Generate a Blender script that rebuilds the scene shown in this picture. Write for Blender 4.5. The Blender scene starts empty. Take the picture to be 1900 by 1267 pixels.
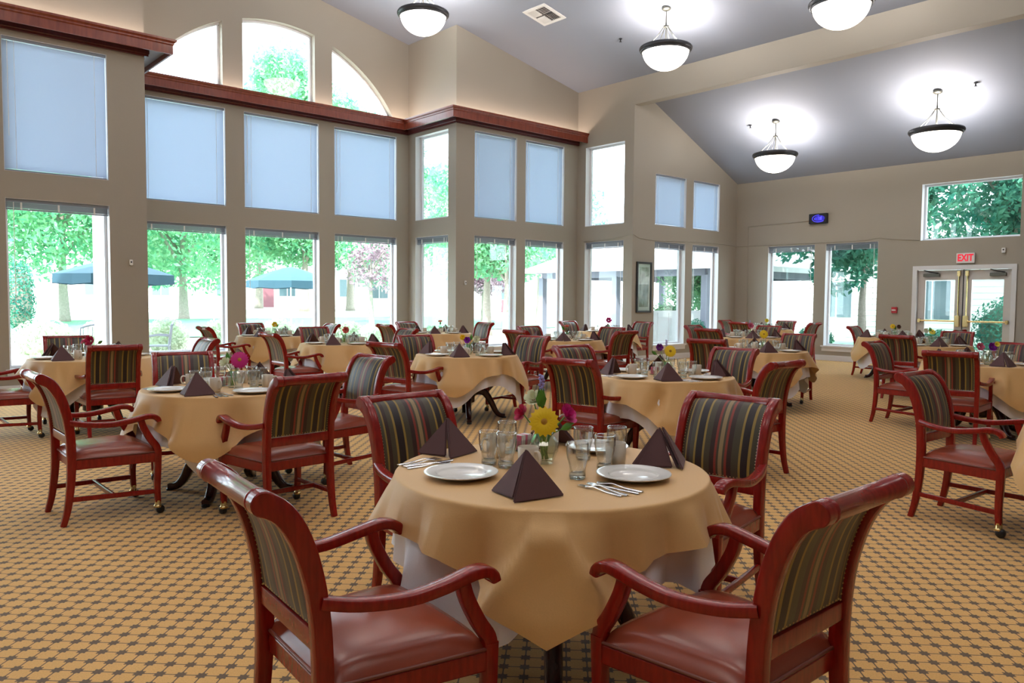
import bpy, bmesh, math, random
from mathutils import Vector, Matrix
PI = math.pi
C = bpy.context.scene.collection
SC = bpy.context.scene
random.seed(7)

# ------------------------------------------------------------------ camera
FPX, EYE = 1445.64, 1.42
_a, _p, _r = math.radians(48.49), math.radians(-3.115), math.radians(0.431)
FW = Vector((math.cos(_a)*math.cos(_p), math.sin(_a)*math.cos(_p), math.sin(_p)))
_rt = Vector((math.sin(_a), -math.cos(_a), 0)); _up = _rt.cross(FW)
RT = _rt*math.cos(_r) + _up*math.sin(_r); UP = _up*math.cos(_r) - _rt*math.sin(_r)
cam = bpy.data.objects.new('camera', bpy.data.cameras.new('camera')); C.objects.link(cam)
cam.data.sensor_width = 36; cam.data.lens = 36*FPX/1900; cam.data.clip_end = 400
cam.matrix_world = Matrix(((RT.x, UP.x, -FW.x, 0), (RT.y, UP.y, -FW.y, 0), (RT.z, UP.z, -FW.z, EYE), (0, 0, 0, 1)))
SC.camera = cam
def ray(px, py): return FW + RT*((px-950)/FPX) - UP*((py-633.5)/FPX)
def onz(px, py, z): d = ray(px, py); return Vector((0, 0, EYE)) + d*((z-EYE)/d.z)
def onx(px, py, x): d = ray(px, py); return Vector((0, 0, EYE)) + d*(x/d.x)
def ony(px, py, y): d = ray(px, py); return Vector((0, 0, EYE)) + d*(y/d.y)
def atdepth(px, dep, z=0.0):                      # a place on the ground in the direction of a pixel column
    d = ray(px, 556); P = d*(dep/d.dot(FW)); return Vector((P.x, P.y, z))

# ------------------------------------------------------------------ world, sun, exposure
W = bpy.data.worlds.new('sky'); SC.world = W; W.use_nodes = True
_bg = W.node_tree.nodes['Background']
_bg.inputs[0].default_value = (0.76, 0.88, 1.0, 1); _bg.inputs[1].default_value = 5.6
sun = bpy.data.objects.new('sun', bpy.data.lights.new('sun', 'SUN')); C.objects.link(sun)
sun.data.energy = 7.0; sun.data.angle = 0.02; sun.data.color = (1, 0.96, 0.9)
sun.rotation_euler = Vector((0.42, 0.40, -0.80)).to_track_quat('-Z', 'Y').to_euler()
vs = SC.view_settings
vs.view_transform = 'Standard'; vs.look = 'None'; vs.exposure = 0.82; vs.gamma = 1.0; vs.use_curve_mapping = False
cy = SC.cycles
cy.max_bounces = 8; cy.diffuse_bounces = 4; cy.glossy_bounces = 4; cy.transmission_bounces = 6; cy.transparent_max_bounces = 16
cy.caustics_reflective = False; cy.caustics_refractive = False; cy.sample_clamp_indirect = 6.0

# ------------------------------------------------------------------ materials
MATS = {}
def nt(name):
    m = bpy.data.materials.new(name); m.use_nodes = True; MATS[name] = m
    return m, m.node_tree, m.node_tree.nodes, m.node_tree.links
def setp(b, **k):
    for n, v in k.items():
        n = n.replace('_', ' ')
        if n in b.inputs: b.inputs[n].default_value = v
def col4(c): return (c[0], c[1], c[2], 1)
def plain(name, col, rough=.5, noise=.08, scale=40, bump=0.0, **k):
    m, t, N, L = nt(name); b = N['Principled BSDF']; setp(b, Roughness=rough, **k)
    tc = N.new('ShaderNodeTexCoord'); nz = N.new('ShaderNodeTexNoise'); nz.inputs['Scale'].default_value = scale
    nz.inputs['Detail'].default_value = 4
    L.new(tc.outputs['Object'], nz.inputs['Vector'])
    mx = N.new('ShaderNodeMix'); mx.data_type = 'RGBA'
    mx.inputs['A'].default_value = col4([c*(1-noise) for c in col]); mx.inputs['B'].default_value = col4([min(1, c*(1+noise)) for c in col])
    L.new(nz.outputs['Fac'], mx.inputs['Factor']); L.new(mx.outputs['Result'], b.inputs['Base Color'])
    if bump:
        bp = N.new('ShaderNodeBump'); bp.inputs['Strength'].default_value = bump; bp.inputs['Distance'].default_value = .01
        L.new(nz.outputs['Fac'], bp.inputs['Height']); L.new(bp.outputs['Normal'], b.inputs['Normal'])
    return m
def emit(name, col, s):
    m, t, N, L = nt(name); b = N['Principled BSDF']
    setp(b, Base_Color=col4(col), Emission_Color=col4(col), Emission_Strength=s); return m
def thin_glass(name, tint=(1, 1, 1), refl=1.0, rough=0.0):
    m, t, N, L = nt(name); N.remove(N['Principled BSDF']); o = N['Material Output']
    tr = N.new('ShaderNodeBsdfTransparent'); tr.inputs[0].default_value = col4(tint)
    gl = N.new('ShaderNodeBsdfGlossy'); gl.inputs['Roughness'].default_value = rough
    fr = N.new('ShaderNodeFresnel'); ge = N.new('ShaderNodeNewGeometry'); mi = N.new('ShaderNodeMix'); mi.inputs['A'].default_value = 1.5; mi.inputs['B'].default_value = 1/1.5
    L.new(ge.outputs['Backfacing'], mi.inputs['Factor']); L.new(mi.outputs['Result'], fr.inputs[0])
    mu = N.new('ShaderNodeMath'); mu.operation = 'MULTIPLY'; mu.inputs[1].default_value = refl
    mx = N.new('ShaderNodeMixShader')
    L.new(fr.outputs[0], mu.inputs[0]); L.new(mu.outputs[0], mx.inputs[0]); L.new(tr.outputs[0], mx.inputs[1]); L.new(gl.outputs[0], mx.inputs[2])
    L.new(mx.outputs[0], o.inputs[0]); return m
def wood(name, c1, c2, rough=.28, coat=.5, scale=6):
    m, t, N, L = nt(name); b = N['Principled BSDF']; setp(b, Roughness=rough, Specular_IOR_Level=.35, Coat_Weight=coat, Coat_Roughness=.12)
    tc = N.new('ShaderNodeTexCoord'); mp = N.new('ShaderNodeMapping'); mp.inputs['Scale'].default_value = (scale*4, scale*4, scale*.7)
    nz = N.new('ShaderNodeTexNoise'); nz.inputs['Scale'].default_value = 3; nz.inputs['Detail'].default_value = 5
    cr = N.new('ShaderNodeValToRGB'); cr.color_ramp.elements[0].color = col4(c1); cr.color_ramp.elements[1].color = col4(c2)
    cr.color_ramp.elements[0].position = .3; cr.color_ramp.elements[1].position = .75
    L.new(tc.outputs['Object'], mp.inputs[0]); L.new(mp.outputs[0], nz.inputs['Vector']); L.new(nz.outputs['Fac'], cr.inputs[0]); L.new(cr.outputs[0], b.inputs['Base Color'])
    return m
WALLP = plain('wall_paint', (.37, .332, .275), .7, .02, 60, .04)
CEILP = plain('ceiling_paint', (.31, .34, .415), .8, .02, 90, .05)
TRIMW = plain('white_trim', (.74, .74, .76), .4, .03)
VINYL = plain('window_vinyl', (.78, .80, .84), .35, .02)
DOORP = plain('door_paint', (.62, .59, .56), .4, .03)
GLASS = thin_glass('window_glass', (.97, 1, .99), .9)
TGLASS = thin_glass('table_glass', (.98, .99, .985), 3.0, .02)
CHERRY = wood('cherry_wood', (.20, .0045, .0035), (.31, .010, .006), .27, .3)
MAHOG = wood('dark_mahogany', (.030, .007, .010), (.055, .012, .014), .22)
CORN = wood('cornice_wood', (.17, .028, .014), (.26, .052, .024), .35, .3, 2)
CORND = wood('cornice_dark_wood', (.075, .010, .010), (.12, .016, .014), .35, .3, 2)
VINYLSEAT = plain('red_brown_vinyl', (.28, .055, .026), .26, .06, 300, .03)
PIPING = plain('seat_piping', (.20, .055, .035), .4)
BRASS = plain('brass', (.78, .60, .28), .25, .05, 60, 0, Metallic=1.0)
NAILS = plain('nailheads', (.62, .46, .24), .3, .05, 60, 0, Metallic=1.0)
RUBBER = plain('black_caster', (.012, .012, .014), .3)
TANC = plain('tan_tablecloth', (.68, .41, .160), .55, .05, 180, .05, Sheen_Weight=.15)
WHITEC = plain('white_undercloth', (.84, .83, .88), .6, .02, 180, .04)
NAPK = plain('plum_brown_napkin', (.085, .028, .029), .7, .12, 400, .06, Sheen_Weight=.1)
CHINA = plain('white_china', (.80, .79, .76), .15, .01)
MUGM = plain('cream_mug', (.70, .64, .55), .2, .02)
STEEL = plain('stainless', (.72, .72, .72), .16, .03, 80, 0, Metallic=1.0)
BRONZE = plain('dark_bronze', (.055, .055, .062), .38, .15, 60, 0, Metallic=.6)
NICKEL = plain('brushed_nickel', (.14, .14, .12), .4, .1, 60, 0, Metallic=.8)
CONC = plain('patio_concrete', (.60, .58, .55), .9, .08, 8)
GRASS = plain('lawn_grass', (.10, .30, .16), .95, .35, 14, .3)
BARK = plain('tree_bark', (.30, .26, .22), .9, .4, 18, .5)
BLINDH = plain('blind_rail', (.22, .25, .31), .4, .02)
BLACK = plain('black_plastic', (.012, .012, .014), .4)
STUCCO = plain('house_siding', (.80, .79, .76), .8, .04, 10)
ROOFM = plain('roof_shingle', (.30, .285, .30), .9, .2, 6)
GREYMET = plain('grey_patio_metal', (.24, .25, .29), .5, .1)
WHITEPL = plain('white_plastic', (.82, .81, .80), .4, .02)
REDPL = plain('red_alarm_plastic', (.50, .02, .03), .4, .03)
CORDM = plain('cord_grey', (.40, .36, .30), .6)
UMBR = plain('teal_umbrella_fabric', (.020, .070, .100), .8, .1, 20)
def leafmat(name, c1, c2, trans=.45):
    m, t, N, L = nt(name); N.remove(N['Principled BSDF']); o = N['Material Output']
    tc = N.new('ShaderNodeTexCoord'); nz = N.new('ShaderNodeTexNoise'); nz.inputs['Scale'].default_value = 1.3; nz.inputs['Detail'].default_value = 6
    cr = N.new('ShaderNodeValToRGB'); cr.color_ramp.elements[0].color = col4(c1); cr.color_ramp.elements[1].color = col4(c2)
    cr.color_ramp.elements[0].position = .35; cr.color_ramp.elements[1].position = .65
    d = N.new('ShaderNodeBsdfDiffuse'); tl = N.new('ShaderNodeBsdfTranslucent'); mx = N.new('ShaderNodeMixShader'); mx.inputs[0].default_value = trans
    L.new(tc.outputs['Object'], nz.inputs['Vector']); L.new(nz.outputs['Fac'], cr.inputs[0])
    for s in (d, tl): L.new(cr.outputs[0], s.inputs[0])
    L.new(d.outputs[0], mx.inputs[1]); L.new(tl.outputs[0], mx.inputs[2]); L.new(mx.outputs[0], o.inputs[0]); return m
LEAF = leafmat('tree_leaves', (.10, .36, .20), (.34, .62, .34))
LEAFD = leafmat('dark_leaves', (.03, .17, .13), (.12, .34, .22), .3)
LEAFP = leafmat('pale_hedge_leaves', (.42, .56, .38), (.80, .82, .66), .3)
LEAFR = leafmat('plum_leaves', (.24, .14, .19), (.50, .38, .42), .3)
STEMG = plain('green_stem', (.10, .30, .04), .5, .2)
LEAFG = plain('bouquet_leaf', (.09, .28, .03), .45, .2)
def carpet():
    m, t, N, L = nt('patterned_carpet'); b = N['Principled BSDF']; setp(b, Roughness=.9, Specular_IOR_Level=.2, Sheen_Weight=.12, Sheen_Roughness=.45)
    tc = N.new('ShaderNodeTexCoord'); mp = N.new('ShaderNodeMapping'); mp.vector_type = 'POINT'
    mp.inputs['Rotation'].default_value = (0, 0, math.radians(-45)); s = 1/.0805; mp.inputs['Scale'].default_value = (s, s, s)
    L.new(tc.outputs['Object'], mp.inputs[0])
    def M(op, a, b_=None, c=None):
        n = N.new('ShaderNodeMath'); n.operation = op
        for i, x in enumerate((a, b_, c)):
            if x is None: continue
            if isinstance(x, (int, float)): n.inputs[i].default_value = x
            else: L.new(x, n.inputs[i])
        return n.outputs[0]
    sp = N.new('ShaderNodeSeparateXYZ'); L.new(mp.outputs[0], sp.inputs[0])
    u = M('SUBTRACT', M('FRACT', M('ADD', sp.outputs[0], 500.0)), .5); v = M('SUBTRACT', M('FRACT', M('ADD', sp.outputs[1], 500.0)), .5)
    au, av = M('ABSOLUTE', u), M('ABSOLUTE', v)
    line = M('LESS_THAN', M('MINIMUM', au, av), .034)
    # a lobed knot at every crossing: a disc with four notched corners
    r = M('SQRT', M('ADD', M('MULTIPLY', u, u), M('MULTIPLY', v, v)))
    th = M('ARCTAN2', v, u)
    rad = M('ADD', .262, M('MULTIPLY', M('COSINE', M('MULTIPLY', th, 8.0)), .045))
    knot = M('LESS_THAN', r, rad)
    fac = M('MAXIMUM', line, knot)
    nz = N.new('ShaderNodeTexNoise'); nz.inputs['Scale'].default_value = 160; nz.inputs['Detail'].default_value = 3; L.new(tc.outputs['Object'], nz.inputs['Vector'])
    n2 = N.new('ShaderNodeTexNoise'); n2.inputs['Scale'].default_value = 1.2; L.new(tc.outputs['Object'], n2.inputs['Vector'])
    ca = N.new('ShaderNodeMix'); ca.data_type = 'RGBA'; ca.inputs['A'].default_value = (.60, .335, .108, 1); ca.inputs['B'].default_value = (.86, .52, .19, 1)
    L.new(nz.outputs['Fac'], ca.inputs['Factor'])
    cb = N.new('ShaderNodeMix'); cb.data_type = 'RGBA'; cb.inputs['A'].default_value = (.12, .078, .048, 1); cb.inputs['B'].default_value = (.20, .138, .09, 1)
    L.new(nz.outputs['Fac'], cb.inputs['Factor'])
    mx = N.new('ShaderNodeMix'); mx.data_type = 'RGBA'; L.new(fac, mx.inputs['Factor']); L.new(ca.outputs['Result'], mx.inputs['A']); L.new(cb.outputs['Result'], mx.inputs['B'])
    L.new(mx.outputs['Result'], b.inputs['Base Color'])
    bp = N.new('ShaderNodeBump'); bp.inputs['Strength'].default_value = .25; bp.inputs['Distance'].default_value = .004; L.new(nz.outputs['Fac'], bp.inputs['Height']); L.new(bp.outputs[0], b.inputs['Normal'])
    return m
CARPET = carpet()
def stripes():
    m, t, N, L = nt('striped_upholstery'); b = N['Principled BSDF']; setp(b, Roughness=.45, Sheen_Weight=.12, Sheen_Roughness=.4)
    G1, BR, YE, RD, BE, DK = (.060, .050, .028), (.034, .013, .011), (.30, .20, .04), (.25, .035, .022), (.30, .21, .10), (.013, .007, .009)
    seq = [(G1, 20), (YE, 7), (DK, 20), (YE, 7), (G1, 22), (BR, 14), (RD, 8), (G1, 7), (BE, 12), (G1, 7), (RD, 8), (BR, 14), (G1, 18), (YE, 7), (DK, 22), (YE, 7), (G1, 14), (BR, 10), (YE, 5), (G1, 16)]
    tot = sum(w for _, w in seq)
    tc = N.new('ShaderNodeTexCoord'); sp = N.new('ShaderNodeSeparateXYZ'); L.new(tc.outputs['Object'], sp.inputs[0])
    mr = N.new('ShaderNodeMapRange'); mr.inputs['From Min'].default_value = -.205; mr.inputs['From Max'].default_value = .205
    L.new(sp.outputs[0], mr.inputs['Value'])
    cr = N.new('ShaderNodeValToRGB'); cr.color_ramp.interpolation = 'CONSTANT'; e = cr.color_ramp.elements
    x = 0
    for i, (c, w) in enumerate(seq):
        el = e[0] if i == 0 else (e[1] if i == 1 else e.new(x/tot))
        el.position = x/tot; el.color = col4(c); x += w
    L.new(mr.outputs[0], cr.inputs[0])
    nz = N.new('ShaderNodeTexNoise'); nz.inputs['Scale'].default_value = 400; L.new(tc.outputs['Object'], nz.inputs['Vector'])
    mx = N.new('ShaderNodeMix'); mx.data_type = 'RGBA'; mx.blend_type = 'MULTIPLY'; mx.inputs['Factor'].default_value = .5
    L.new(cr.outputs[0], mx.inputs['A']); L.new(nz.outputs['Color'], mx.inputs['B'])
    L.new(cr.outputs[0], b.inputs['Base Color'])
    bp = N.new('ShaderNodeBump'); bp.inputs['Strength'].default_value = .12; bp.inputs['Distance'].default_value = .002; L.new(nz.outputs['Fac'], bp.inputs['Height']); L.new(bp.outputs[0], b.inputs['Normal'])
    return m
STRIPE = stripes()
def blindmat():
    m, t, N, L = nt('mini_blind_slats'); N.remove(N['Principled BSDF']); o = N['Material Output']
    d = N.new('ShaderNodeBsdfDiffuse'); d.inputs[0].default_value = (.50, .56, .68, 1)
    tl = N.new('ShaderNodeBsdfTranslucent'); tl.inputs[0].default_value = (.38, .45, .57, 1)
    mx = N.new('ShaderNodeMixShader'); mx.inputs[0].default_value = .30
    L.new(d.outputs[0], mx.inputs[1]); L.new(tl.outputs[0], mx.inputs[2]); L.new(mx.outputs[0], o.inputs[0]); return m
BLIND = blindmat()
BOWL = emit('frosted_bowl_glass', (1, .90, .78), 5.0)
COVE = emit('cove_strip', (1, .80, .66), 14)
def artprint():
    m, t, N, L = nt('art_print'); b = N['Principled BSDF']; setp(b, Roughness=.25)
    tc = N.new('ShaderNodeTexCoord'); mp = N.new('ShaderNodeMapping'); mp.inputs['Scale'].default_value = (9, 9, 3.2)
    nz = N.new('ShaderNodeTexNoise'); nz.inputs['Scale'].default_value = 1.0; nz.inputs['Detail'].default_value = 6
    cr = N.new('ShaderNodeValToRGB'); cr.color_ramp.elements[0].position = .35; cr.color_ramp.elements[1].position = .66
    cr.color_ramp.elements[0].color = (.14, .13, .09, 1); cr.color_ramp.elements[1].color = (.46, .48, .42, 1)
    L.new(tc.outputs['Object'], mp.inputs[0]); L.new(mp.outputs[0], nz.inputs['Vector']); L.new(nz.outputs['Fac'], cr.inputs[0]); L.new(cr.outputs[0], b.inputs['Base Color']); return m

# ------------------------------------------------------------------ mesh helpers
class MB:
    def __init__(s): s.v, s.f = [], []
    def add(s, vs_, fs):
        o = len(s.v); s.v += [tuple(p) for p in vs_]; s.f += [tuple(i+o for i in f) for f in fs]; return s
    def hexa(s, p): return s.add(p, [(3, 2, 1, 0), (4, 5, 6, 7), (0, 1, 5, 4), (1, 2, 6, 5), (2, 3, 7, 6), (3, 0, 4, 7)])
    def box(s, x0, x1, y0, y1, z0, z1):
        return s.hexa([(x0, y0, z0), (x1, y0, z0), (x1, y1, z0), (x0, y1, z0), (x0, y0, z1), (x1, y0, z1), (x1, y1, z1), (x0, y1, z1)])
    def rings(s, rings, cap=True, closed=False):
        n = len(rings[0]); o = len(s.v)
        for r in rings: s.v += [tuple(p) for p in r]
        m = len(rings)
        for i in range(m if closed else m-1):
            a, b = o+i*n, o+((i+1) % m)*n
            for j in range(n): s.f.append((a+j, a+(j+1) % n, b+(j+1) % n, b+j))
        if cap and not closed:
            s.f.append(tuple(o+j for j in reversed(range(n)))); s.f.append(tuple(o+(m-1)*n+j for j in range(n)))
        return s
    def tube(s, pts, r, n=8, cap=True, closed=False):
        pts = [Vector(p) for p in pts]; rr = r if isinstance(r, (list, tuple)) else [r]*len(pts); rings = []; pu = None
        for i, p in enumerate(pts):
            a = pts[i-1] if (i or closed) else pts[i]; b = pts[(i+1) % len(pts)] if (i < len(pts)-1 or closed) else pts[i]
            t = (b-a).normalized()
            u = (pu - t*pu.dot(t)) if pu else t.orthogonal()
            if u.length < 1e-6: u = t.orthogonal()
            u.normalize(); pu = u; w = t.cross(u)
            rings.append([p + (u*math.cos(2*PI*j/n) + w*math.sin(2*PI*j/n))*rr[i] for j in range(n)])
        return s.rings(rings, cap, closed)
    def sweep(s, pts, side, ws, hs, rnd=.3):
        """rounded rectangular section swept along pts; ws along the side vector, hs across it"""
        pts = [Vector(p) for p in pts]; side = Vector(side).normalized(); rings = []
        n = len(pts); ws = ws if isinstance(ws, (list, tuple)) else [ws]*n; hs = hs if isinstance(hs, (list, tuple)) else [hs]*n
        for i, p in enumerate(pts):
            t = (pts[min(i+1, n-1)] - pts[max(i-1, 0)]).normalized()
            sd = (side - t*side.dot(t)).normalized(); nn = t.cross(sd); w, h = ws[i]/2, hs[i]/2; c = rnd*min(w, h)
            q = [(w, h-c), (w-c*.3, h-c*.3), (w-c, h), (-w+c, h), (-w+c*.3, h-c*.3), (-w, h-c), (-w, -h+c), (-w+c*.3, -h+c*.3), (-w+c, -h), (w-c, -h), (w-c*.3, -h+c*.3), (w, -h+c)]
            rings.append([p + sd*x + nn*y for x, y in q])
        return s.rings(rings)
    def lathe(s, prof, n=24, axis='z', o=(0, 0, 0)):
        rings = []
        for r, h in prof:
            R_ = []
            for j in range(n):
                a = 2*PI*j/n; x, y = max(r, 1e-5)*math.cos(a), max(r, 1e-5)*math.sin(a)
                R_.append({'z': (o[0]+x, o[1]+y, o[2]+h), 'x': (o[0]+h, o[1]+x, o[2]+y), 'y': (o[0]+x, o[1]+h, o[2]+y)}[axis])
            rings.append(R_)
        return s.rings(rings, cap=False)
    def tri_count(s): return len(s.f)
    def mesh(s, name, mat, smooth=None):
        me = bpy.data.meshes.new(name); me.from_pydata(s.v, [], s.f); me.validate()
        bm = bmesh.new(); bm.from_mesh(me); bmesh.ops.recalc_face_normals(bm, faces=bm.faces); bm.to_mesh(me); bm.free()
        if smooth is not None:
            me.shade_smooth()
            if smooth < 180: me.set_sharp_from_angle(angle=math.radians(smooth))
        me.materials.append(mat); return me
    def build(s, name, mat, parent=None, smooth=None, loc=None):
        return put(name, s.mesh(name, mat, smooth), parent, loc)
def put(name, me, parent=None, loc=None, rot=None):
    o = bpy.data.objects.new(name, me); C.objects.link(o)
    if parent: o.parent = parent
    if loc is not None: o.location = loc
    if rot is not None: o.rotation_euler = rot
    return o
def tag(o, label=None, cat=None, group=None, kind=None):
    for k, v in (('label', label), ('category', cat), ('group', group), ('kind', kind)):
        if v: o[k] = v
    return o
def thing(name, loc, label, cat, group=None, rz=0, scale=None):
    o = bpy.data.objects.new(name, None); C.objects.link(o); o.location = loc; o.rotation_euler = (0, 0, rz); o.empty_display_size = .1
    if scale: o.scale = (scale,)*3
    return tag(o, label, cat, group)
def copy_tree(o, parent=None):
    c = o.copy(); C.objects.link(c)
    if parent: c.parent = parent
    for ch in o.children: copy_tree(ch, c)
    return c
def struct(o): o['kind'] = 'structure'; return o
def cr_spline(P, k=5):
    P = [Vector(p) for p in P]; out = []
    for i in range(len(P)-1):
        p0, p1, p2, p3 = P[max(i-1, 0)], P[i], P[i+1], P[min(i+2, len(P)-1)]
        for j in range(k):
            t = j/k; out.append(.5*((2*p1)+(p2-p0)*t+(2*p0-5*p1+4*p2-p3)*t*t+(3*p1-p0-3*p2+p3)*t**3))
    out.append(P[-1]); return out
def lerp(a, b, t): return a+(b-a)*t

# ================================================================== THE ROOM
YA, YB, YD, YF = 13.06, 15.12, 13.32, 11.56
X1, XC, XE, XG = 3.87, 10.17, 13.88, 18.10
XBACK, YBACK, JAMB = -5.0, -6.5, 3.87
RIDGE_X, RIDGE_Z, SL = 7.03, 7.81, .2035
US, LT, SILL, UT = 3.18, 2.80, 0.36, 5.06        # upper sill, lower top, lower sill, upper top
ACX, ARCR, ARCZ, ARCB = 7.11, 3.13, 3.82, 5.46
def ceil_main(x): return RIDGE_Z - SL*abs(x-RIDGE_X)
def ceil_far(x): return 4.47 + .433*(XG-x)

def wall(name, axis, c, thick, u0, u1, holes, z1=8.6, z0=-.1, arches=(), top=None):
    """a wall in the plane axis=c, its body running outwards by thick (sign gives the way); holes are (u0,u1,z0,z1)"""
    us = {u0, u1}
    for h in holes: us |= {h[0], h[1]}
    for (a, b, zf, zb) in arches:
        us |= {a, b} | {lerp(a, b, i/18) for i in range(19)}
    us = sorted(x for x in us if u0 <= x <= u1); m = MB()
    def P(u, d, z): return (u, c+d, z) if axis == 'y' else (c+d, u, z)
    for a, b in zip(us, us[1:]):
        if b-a < 1e-6: continue
        mid = (a+b)/2; cuts = []
        for h in holes:
            if h[0] < mid < h[1]: cuts.append((h[2], h[2], h[3], h[3]))
        for (p, q, zf, zb) in arches:
            if p < mid < q: cuts.append((zb, zb, zf(a), zf(b)))
        cuts.sort(); lo = (z0, z0)
        ta, tb = (z1, z1) if top is None else (top(a), top(b))
        for k in cuts+[(ta, tb, 0, 0)]:
            if k[0] > lo[0]+1e-5 or k[1] > lo[1]+1e-5:
                m.hexa([P(a, 0, lo[0]), P(b, 0, lo[1]), P(b, thick, lo[1]), P(a, thick, lo[0]), P(a, 0, k[0]), P(b, 0, k[1]), P(b, thick, k[1]), P(a, thick, k[0])])
            lo = (k[2], k[3])
    return struct(m.build(name, WALLP))

TH = .24
# openings
A_W = [(1.98, 3.33)]; A_EXTRA = [(0.0, 1.35), (-2.0, -.65), (-4.0, -2.65)]
B_W = [(4.37, 5.94), (6.31, 7.92), (8.28, 9.85)]
D_W = [(10.67, 11.90), (12.17, 13.42)]
F_W = [(14.68, 15.88), (16.17, 17.30)]
C_W = [(13.60, 14.84)]; E_W = [(11.83, 13.05)]
G_W = [(9.38, 10.63), (7.86, 9.10)]
FUT = 4.38
def rows(ws, top=UT): return [(a, b, SILL, LT) for a, b in ws] + [(a, b, US, top) for a, b in ws]
def arcz(u): return ARCZ + math.sqrt(max(.01, ARCR**2-(u-ACX)**2))
ARCH = [(4.45, 5.90), (6.30, 7.84), (8.24, 9.74)]
wall('wall_left', 'y', YA, TH, XBACK, X1, rows(A_W+A_EXTRA))
wall('wall_bay_left', 'x', X1, -TH, YA+TH, YB, [])
wall('wall_bay', 'y', YB, TH, X1-TH, XC+TH, rows(B_W), arches=[(a, b, arcz, ARCB) for a, b in ARCH])
wall('wall_bay_right', 'x', XC, TH, YD, YB, rows(C_W))
wall('wall_middle', 'y', YD, TH, XC+TH, XE+TH, rows(D_W))
wall('wall_step', 'x', XE, TH, YF, YD, rows(E_W), z1=8.0)
wall('wall_far_left', 'y', YF, TH, XE+TH, XG+TH, rows(F_W, FUT))
wall('wall_end', 'x', XG, TH, 2.2, YF, rows(G_W, 2.9)[:2] + [(5.02, 6.95, 2.765, 3.99), (5.13, 7.02, 0.0, 2.15)])
wall('wall_right', 'x', XE, TH, YBACK, JAMB, [])
wall('wall_header', 'x', XE, .22, JAMB, YF, [(JAMB, YF, -.1, 5.825)], z1=8.0)
wall('wall_alcove_right', 'y', 2.2, -TH, XE+TH, XG+TH, [])
wall('wall_back', 'x', XBACK, -TH, YBACK, YA, [])
wall('wall_front', 'y', YBACK, -TH, XBACK, XE+TH, [])
m = MB()
def slab(m, xa, za, xb, zb, y0, y1, t=.2): m.hexa([(xa, y0, za), (xb, y0, zb), (xb, y1, zb), (xa, y1, za), (xa, y0, za+t), (xb, y0, zb+t), (xb, y1, zb+t), (xa, y1, za+t)])
slab(m, XBACK-.4, ceil_main(XBACK-.4), RIDGE_X, RIDGE_Z, YBACK-.4, YB+.5); slab(m, RIDGE_X, RIDGE_Z, XE+.02, ceil_main(XE+.02), YBACK-.4, YB+.5)
struct(m.build('ceiling', CEILP))
m = MB(); slab(m, XE+.1, ceil_far(XE+.1), XG+.5, ceil_far(XG+.5), 1.8, YF+.5); struct(m.build('ceiling_far', CEILP))
m = MB(); m.box(XBACK-.3, XG+.1, YBACK-.3, YF+.1, -.12, 0); m.box(XBACK-.3, XE+.1, YF+.1, YD+.1, -.12, 0); m.box(X1-.1, XC+.1, YD+.1, YB+.1, -.12, 0)
struct(m.build('floor', CARPET))

# baseboards
def basebd(name, axis, c, d, u0, u1):
    m = MB(); a, b = (c-d, c) if d > 0 else (c, c-d)
    for t, z in ((1, .11), (.6, .13)):
        a, b = (c-d*t, c-.0005*(1 if d > 0 else -1)); a, b = min(a, b), max(a, b)
        if axis == 'y': m.box(u0, u1, a, b, 0 if t == 1 else .11, z)
        else: m.box(a, b, u0, u1, 0 if t == 1 else .11, z)
    return struct(m.build(name, TRIMW))
basebd('baseboard_left', 'y', YA, .02, XBACK, X1); basebd('baseboard_bay', 'y', YB, .02, X1, XC); basebd('baseboard_bay_right', 'x', XC, .02, YD, YB-.02)
basebd('baseboard_middle', 'y', YD, .02, XC, XE); basebd('baseboard_step', 'x', XE, .02, YF, YD-.02); basebd('baseboard_far_left', 'y', YF, .02, XE, XG)
basebd('baseboard_end', 'x', XG, .02, 7.10, YF-.02)

# cornice shelf with a hidden cove
def cornice():
    """the shelf runs along the walls as a mitred path; section in (outward distance, z)"""
    path = [(XBACK, YA), (X1, YA), (X1, YB), (XC, YB), (XC, YD), (XE, YD)]
    nrm = [(0, -1), (1, 0), (0, -1), (-1, 0), (0, -1)]
    def off(i, d):
        ns = [nrm[j] for j in (i-1, i) if 0 <= j < len(nrm)]; x, y = path[i]
        if len(ns) == 2: return (x+d*(ns[0][0]+ns[1][0]), y+d*(ns[0][1]+ns[1][1]))
        return (x+d*ns[0][0], y+d*ns[0][1])
    def run(sec, i0, i1):
        return MB().rings([[(*off(i, d), z) for d, z in sec] for i in range(i0, i1+1)])
    fascia = [(.30, 5.17), (.33, 5.17), (.33, 5.30), (.345, 5.315), (.345, 5.335), (.375, 5.36), (.375, 5.39), (.30, 5.39)]
    band = [(.0005, 5.14), (.05, 5.14), (.05, 5.17), (.06, 5.18), (.06, 5.25), (.0005, 5.25)]
    soff = [(.0005, 5.25), (.30, 5.25), (.30, 5.27), (.0005, 5.27)]
    names = ['left', 'bay_left', 'bay', 'bay_right', 'middle']
    for i in range(5):
        r = struct(run(fascia, i, i+1).build('trim_cornice_'+names[i], CORN))
        tag(run(band, i, i+1).build('frieze_band', CORND, r), 'dark red wood band under the cornice shelf')
        run(soff, i, i+1).build('soffit', CEILP, r)
        strip = [(.10, 5.275), (.16, 5.275), (.16, 5.295), (.10, 5.295)]
        run(strip, i, i+1).build('cove_light_strip', COVE, r)
cornice()

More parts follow.
